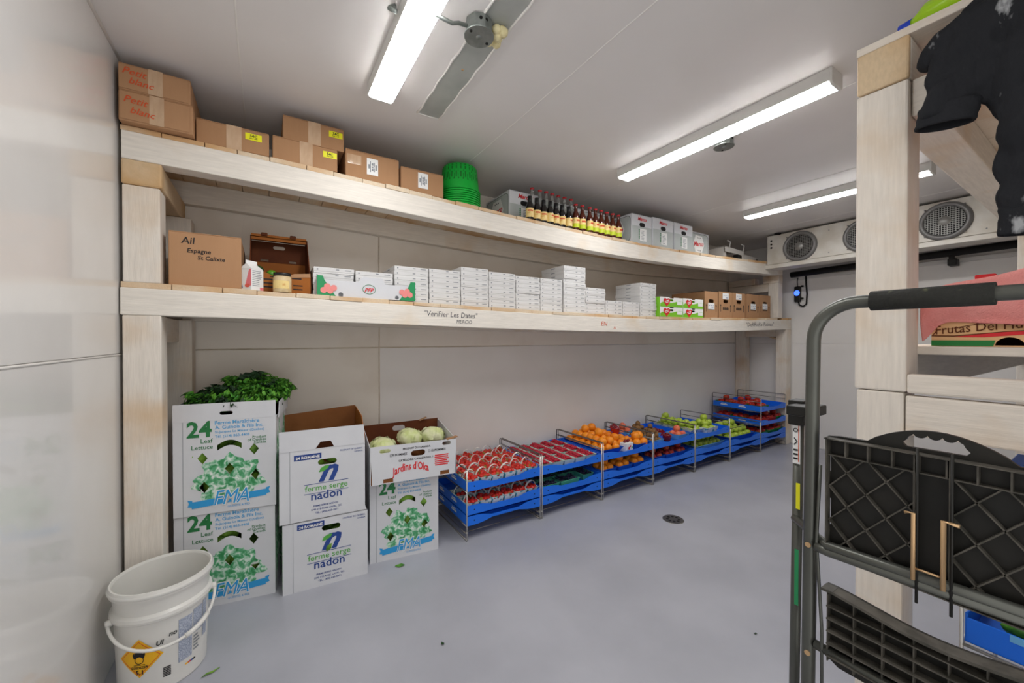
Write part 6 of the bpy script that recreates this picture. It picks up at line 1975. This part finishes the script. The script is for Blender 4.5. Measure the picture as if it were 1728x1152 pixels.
# front frame: two rails joined by the rounded hand rail
arc = []
for k in range(9):
    a = PI / 2 * k / 8
    arc.append((0.0, YA - 0.075 + 0.075 * math.cos(a), 1.318 + 0.075 * math.sin(a)))
arc2 = [(0.0, YZ + YA - p[1], p[2]) for p in reversed(arc)]
hand = rail([(0.0, YA + 0.012, 0.012)] + [(0.0, YA + 0.006, 0.6)] + arc + arc2 + [(0.0, YZ - 0.006, 0.6), (0.0, YZ - 0.012, 0.012)], 0.0125, 'hand_rail', n=14)
q = MB(); q.tube([(0.0, 0.270, 1.393), (0.0, 0.119, 1.393)], 0.0185, 16); q.build('foam_grip', 'foam', t)
# rear frame
for y, s_ in ((YA + 0.055, 1), (YZ - 0.03, -1)):
    rail([(0.075, y + 0.012, 0.012), (0.075, y, 1.165)], 0.0105, 'rear_rail')
    q = MB(); q.box(0.008, min(y, y - 0.050 * s_), 1.150, 0.085, max(y + 0.0, y - 0.050 * s_), 1.172); q.box(0.055, y - 0.016, 1.120, 0.095, y + 0.016, 1.178); q.build('hinge_bracket', 'blackplastic', t, bevel=0.003)
    for z_ in (0.012,):
        q = MB(); q.lathe([(0, -0.012), (0.016, -0.012), (0.016, 0.02), (0.0, 0.022)], 12, (0.075, y + 0.012, z_)); q.build('rubber_foot', 'blackrubber', t)
for y in (YA + 0.012, YZ - 0.012):
    q = MB(); q.lathe([(0, -0.012), (0.017, -0.012), (0.017, 0.022), (0.0, 0.024)], 12, (0, y, 0.012)); q.build('rubber_foot', 'blackrubber', t)
# cross bars
for (x0, x1, z0, ya) in ((0.070, -0.012, 0.900, YA + 0.060), (-0.012, -0.012, 0.888, YA - 0.01)):
    rail([(x0, ya, z0), (x1, YA - 0.03, z0 - 0.002), (x1 - 0.004, YZ - 0.02, z0 + 0.012)], 0.0095, 'cross_bar', n=10)
rail([(-0.005, YA - 0.008, 0.678), (-0.012, YZ, 0.68)], 0.0095, 'cross_bar', n=10)
rail([(0.0, YA, 0.36), (0.0, YZ, 0.36)], 0.0095, 'cross_bar', n=10)
rail([(0.075, YA + 0.055, 0.30), (0.075, YZ - 0.03, 0.30)], 0.009, 'cross_bar', n=10)
# rivets
for z_ in (0.885, 0.655, 0.36):
    q = MB(); q.prism(disc(0, 0, 0.0055, 10), (), LEFT, (-0.0135, YA + 0.003, z_), 0.003); q.build('rivet', 'brass', t)
# thin linkage rods
rail([(-0.012, YA - 0.018, 1.06), (-0.012, YA - 0.012, 0.90), (-0.012, YA - 0.022, 0.72), (-0.012, YA - 0.024, 0.40)], 0.003, 'linkage_rod', n=6)
# upper step (platform), folded upright; its ribbed underside faces the room
YS0, YS1 = 0.338, 0.032
W = YS0 - YS1
st = MB()
out = [(0, 0), (W, 0), (W, 0.235), (W - 0.02, 0.243)]
for k in range(15):
    f = k / 14
    out.append((W - 0.062 - (W - 0.124) * f, 0.243 + 0.036 * math.sin(PI * f) ** 0.8))
out += [(0.02, 0.243), (0, 0.240), (-0.004, 0.222), (0.006, 0.205), (0.006, 0.170), (-0.002, 0.160), (-0.002, 0.120), (0.006, 0.112), (0.006, 0.06), (-0.004, 0.04)]
mid = W * 0.5
hole = []
hx0, hx1 = 0.098, 0.190
hx0, hx1 = mid - 0.036, mid + 0.036
for k in range(25):
    f = k / 24
    hole.append((hx0 + (hx1 - hx0) * f, 0.270 - 0.006 * abs(math.cos(4 * PI * f)) ** 0.6 if 0.04 < f < 0.96 else 0.258))
hole += [(hx1 + 0.005, 0.252), (hx1, 0.246), (hx0, 0.246), (hx0 - 0.005, 0.252)]
st.prism(out, [hole], LEFT, (0.002, YS0, 0.880), 0.008)
u_step = st.build('upper_step', 'blackplastic', t, bevel=0.0015)
rb_ = MB()
def rib2(a, b, h_=0.014, w_=0.0022, z0=0.880):
    rb_.bar((0.002 - h_ / 2, YS0 - a[0], z0 + a[1]), (0.002 - h_ / 2, YS0 - b[0], z0 + b[1]), w_, h_, up=(1, 0, 0))
rib2((0, 0.002), (W, 0.002), 0.02); rib2((0.004, 0.0), (0.004, 0.24), 0.02); rib2((W - 0.004, 0.0), (W - 0.004, 0.24), 0.02)
rib2((0, 0.238), (W, 0.238), 0.02); rib2((0, 0.205), (W, 0.205), 0.013)
for k in range(1, 9):
    rib2((W * k / 9, 0.205), (W * k / 9, 0.238), 0.016)
m1, m2 = 0.131, 0.174
rib2((m1, 0.0), (m1, 0.238), 0.016); rib2((m2, 0.0), (m2, 0.238), 0.016)
def lattice(a0, a1, z0, z1, step):
    n = int((a1 - a0 + (z1 - z0)) / step) + 1
    for k in range(-6, n + 6):
        for sg in (1, -1):
            # line a = a0 + k*step + sg*z clipped to the field
            pts = []
            for zz in (z0, z1):
                pts.append((a0 + k * step + sg * (zz - z0) * 0.85, zz))
            (xa, za), (xb, zb) = pts
            def clip(p, q_, lim, hi):
                if (p[0] > lim) == hi and (q_[0] > lim) == hi and p[0] != lim:
                    return None
                return p, q_
            lo, hi = a0, a1
            if max(xa, xb) <= lo or min(xa, xb) >= hi:
                continue
            def at(xx):
                f = (xx - xa) / (xb - xa)
                return (xx, za + (zb - za) * f)
            P, Q = (xa, za), (xb, zb)
            if P[0] < lo: P = at(lo)
            if P[0] > hi: P = at(hi)
            if Q[0] < lo: Q = at(lo)
            if Q[0] > hi: Q = at(hi)
            if abs(P[0] - Q[0]) > 0.004:
                rib2(P, Q, 0.011, 0.0022)
lattice(0.006, m1, 0.004, 0.205, 0.058)
lattice(m2, W - 0.006, 0.004, 0.205, 0.058)
rb_.build('ribs', 'ribplastic', u_step)
# lower steps
def low_step(z0, hgt):
    s2_ = MB()
    o2 = [(0, 0.012), (0.02, 0.0), (W - 0.02, 0.0), (W, 0.012), (W, hgt)]
    for k in range(17):
        f = k / 16
        o2.append((W - W * f, hgt - 0.004 - 0.016 * math.sin(PI * f) ** 2 * (1 if 0.1 < f < 0.9 else 0)))
    s2_.prism(o2, (), LEFT, (0.002, YS0, z0), 0.008)
    ls = s2_.build('lower_step', 'blackplastic', t, bevel=0.0015)
    r2 = MB()
    def rr(a, b, h_, w_):
        r2.bar((0.002 - h_ / 2, YS0 - a[0], z0 + a[1]), (0.002 - h_ / 2, YS0 - b[0], z0 + b[1]), w_, h_, up=(1, 0, 0))
    for k in range(1, 6):
        rr((0.006, hgt * k / 6.6), (W - 0.006, hgt * k / 6.6), 0.020, 0.0025)
    for k in range(0, 8):
        a = 0.006 + (W - 0.012) * k / 7
        rr((a, 0.012), (a, hgt - 0.02), 0.014, 0.002)
    for k in range(16):
        f0, f1 = k / 16, (k + 1) / 16
        zz = lambda f: hgt - 0.006 - 0.016 * math.sin(PI * f) ** 2 * (1 if 0.1 < f < 0.9 else 0)
        rr((W * f0, zz(f0)), (W * f1, zz(f1)), 0.028, 0.005)
    r2.build('ribs', 'ribplastic', ls)
low_step(0.650, 0.168)
low_step(0.330, 0.168)
# yellow-zinc wire latch
q = MB()
for y, dy in ((0.204, 0.011), (0.168, -0.018)):
    q.tube([(-0.030, y + dy, 1.016), (-0.030, y, 1.018), (-0.030, y, 0.902)], 0.0036 if dy < 0 else 0.0032, 8)
q.tube([(-0.028, 0.204, 0.922), (-0.028, 0.168, 0.922)], 0.002, 6)
q.build('wire_latch', 'brass', t, label='yellow zinc wire latch')
q = MB()
for y in (0.204, 0.163):
    q.tube([(-0.022, y - 0.003, 1.13), (-0.022, y - 0.003, 0.86)], 0.0022, 8)
q.build('latch_rod', 'blackplastic', t)
# stickers on the rear rail
q = MB(); q.box(0.0625, YA + 0.048, 1.03, 0.064, YA + 0.063, 1.125); sk = q.build('warning_sticker', 'label', t, label='white and orange warning sticker')
q = MB(); q.box(0.0620, YA + 0.050, 1.035, 0.0626, YA + 0.0515, 1.12); q.build('sticker_edge', 'orangeink', sk)
q = MB()
fr2 = (Vector((0, 0, 1)), Vector((0, 1, 0)))
for z_ in (1.040, 1.050, 1.060):
    q.box(0.0616, YA + 0.0525, z_, 0.0626, YA + 0.061, z_ + 0.004)
q.bar((0.0620, YA + 0.054, 1.082), (0.0620, YA + 0.060, 1.090), 0.002, 0.001, up=(1, 0, 0))
q.bar((0.0620, YA + 0.060, 1.074), (0.0620, YA + 0.054, 1.082), 0.002, 0.001, up=(1, 0, 0))
a_, b_ = outline(disc(0, 0, 0.005, 14), 0.0014)
q.prism(a_, [b_], LEFT, (0.0616, YA + 0.057, 1.108), 0.001)
q.build('sticker_print', 'ink', sk)
q = MB(); q.box(0.0625, YA + 0.048, 0.925, 0.064, YA + 0.056, 0.985); q.build('yellow_sticker', 'yellow', t)
q = MB(); q.box(0.0625, YA + 0.050, 0.70, 0.064, YA + 0.058, 0.83); q.build('green_sticker', 'pfpgreen', t)

# ------------------------------------------------------------------ floor bits
t = thing('floor_drain', 'round metal drain grate let into the grey floor', 'drain', (2.515, 1.786, 0.0))
q = MB(); q.lathe([(0.0, 0.002), (0.066, 0.002), (0.072, 0.0025), (0.074, 0.0)], 28); q.build('plate', 'draingrate', t)
q = MB()
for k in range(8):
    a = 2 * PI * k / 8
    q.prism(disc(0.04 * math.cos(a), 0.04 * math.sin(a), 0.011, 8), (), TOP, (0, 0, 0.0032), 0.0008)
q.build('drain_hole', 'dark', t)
def leaf_bit(name, label, p, L, Wd, rz, m):
    q = MB(); vs, fs = [], []
    for i in range(7):
        f = i / 6
        hw = Wd / 2 * math.sin(PI * min(max(f, 0.03), 0.97))
        for j, u in enumerate((-1, 0, 1)):
            vs.append((u * hw, (f - 0.5) * L, 0.003 + 0.004 * abs(u) * math.sin(f * 5) ** 2))
    for i in range(6):
        for j in range(2):
            a = i * 3 + j
            fs.append((a, a + 1, a + 4, a + 3))
    q.add(vs, fs, 0, True)
    o = q.build(name, m)
    o.location = p
    o.rotation_euler.z = rz
    tag(o, label, 'leaf')
leaf_bit('leaf_scrap', 'narrow green leaf scrap on the floor beside the bucket', (-0.19, 1.93, 0.0), 0.062, 0.012, -1.25, 'lettuce')
leaf_bit('leaf_scrap', 'dark dried leaf scrap on the open grey floor', (0.642, 1.582, 0.0), 0.018, 0.014, 0.3, 'kaledark')
leaf_bit('leaf_scrap', 'pale green lettuce scrap in front of the carton under the apple tray', (0.655, 2.26, 0.0), 0.055, 0.035, 1.3, 'lime')
leaf_bit('leaf_scrap', 'tiny dark speck of leaf on the floor near the ladder', (1.848, 0.894, 0.0), 0.016, 0.008, 0.9, 'kaledark')
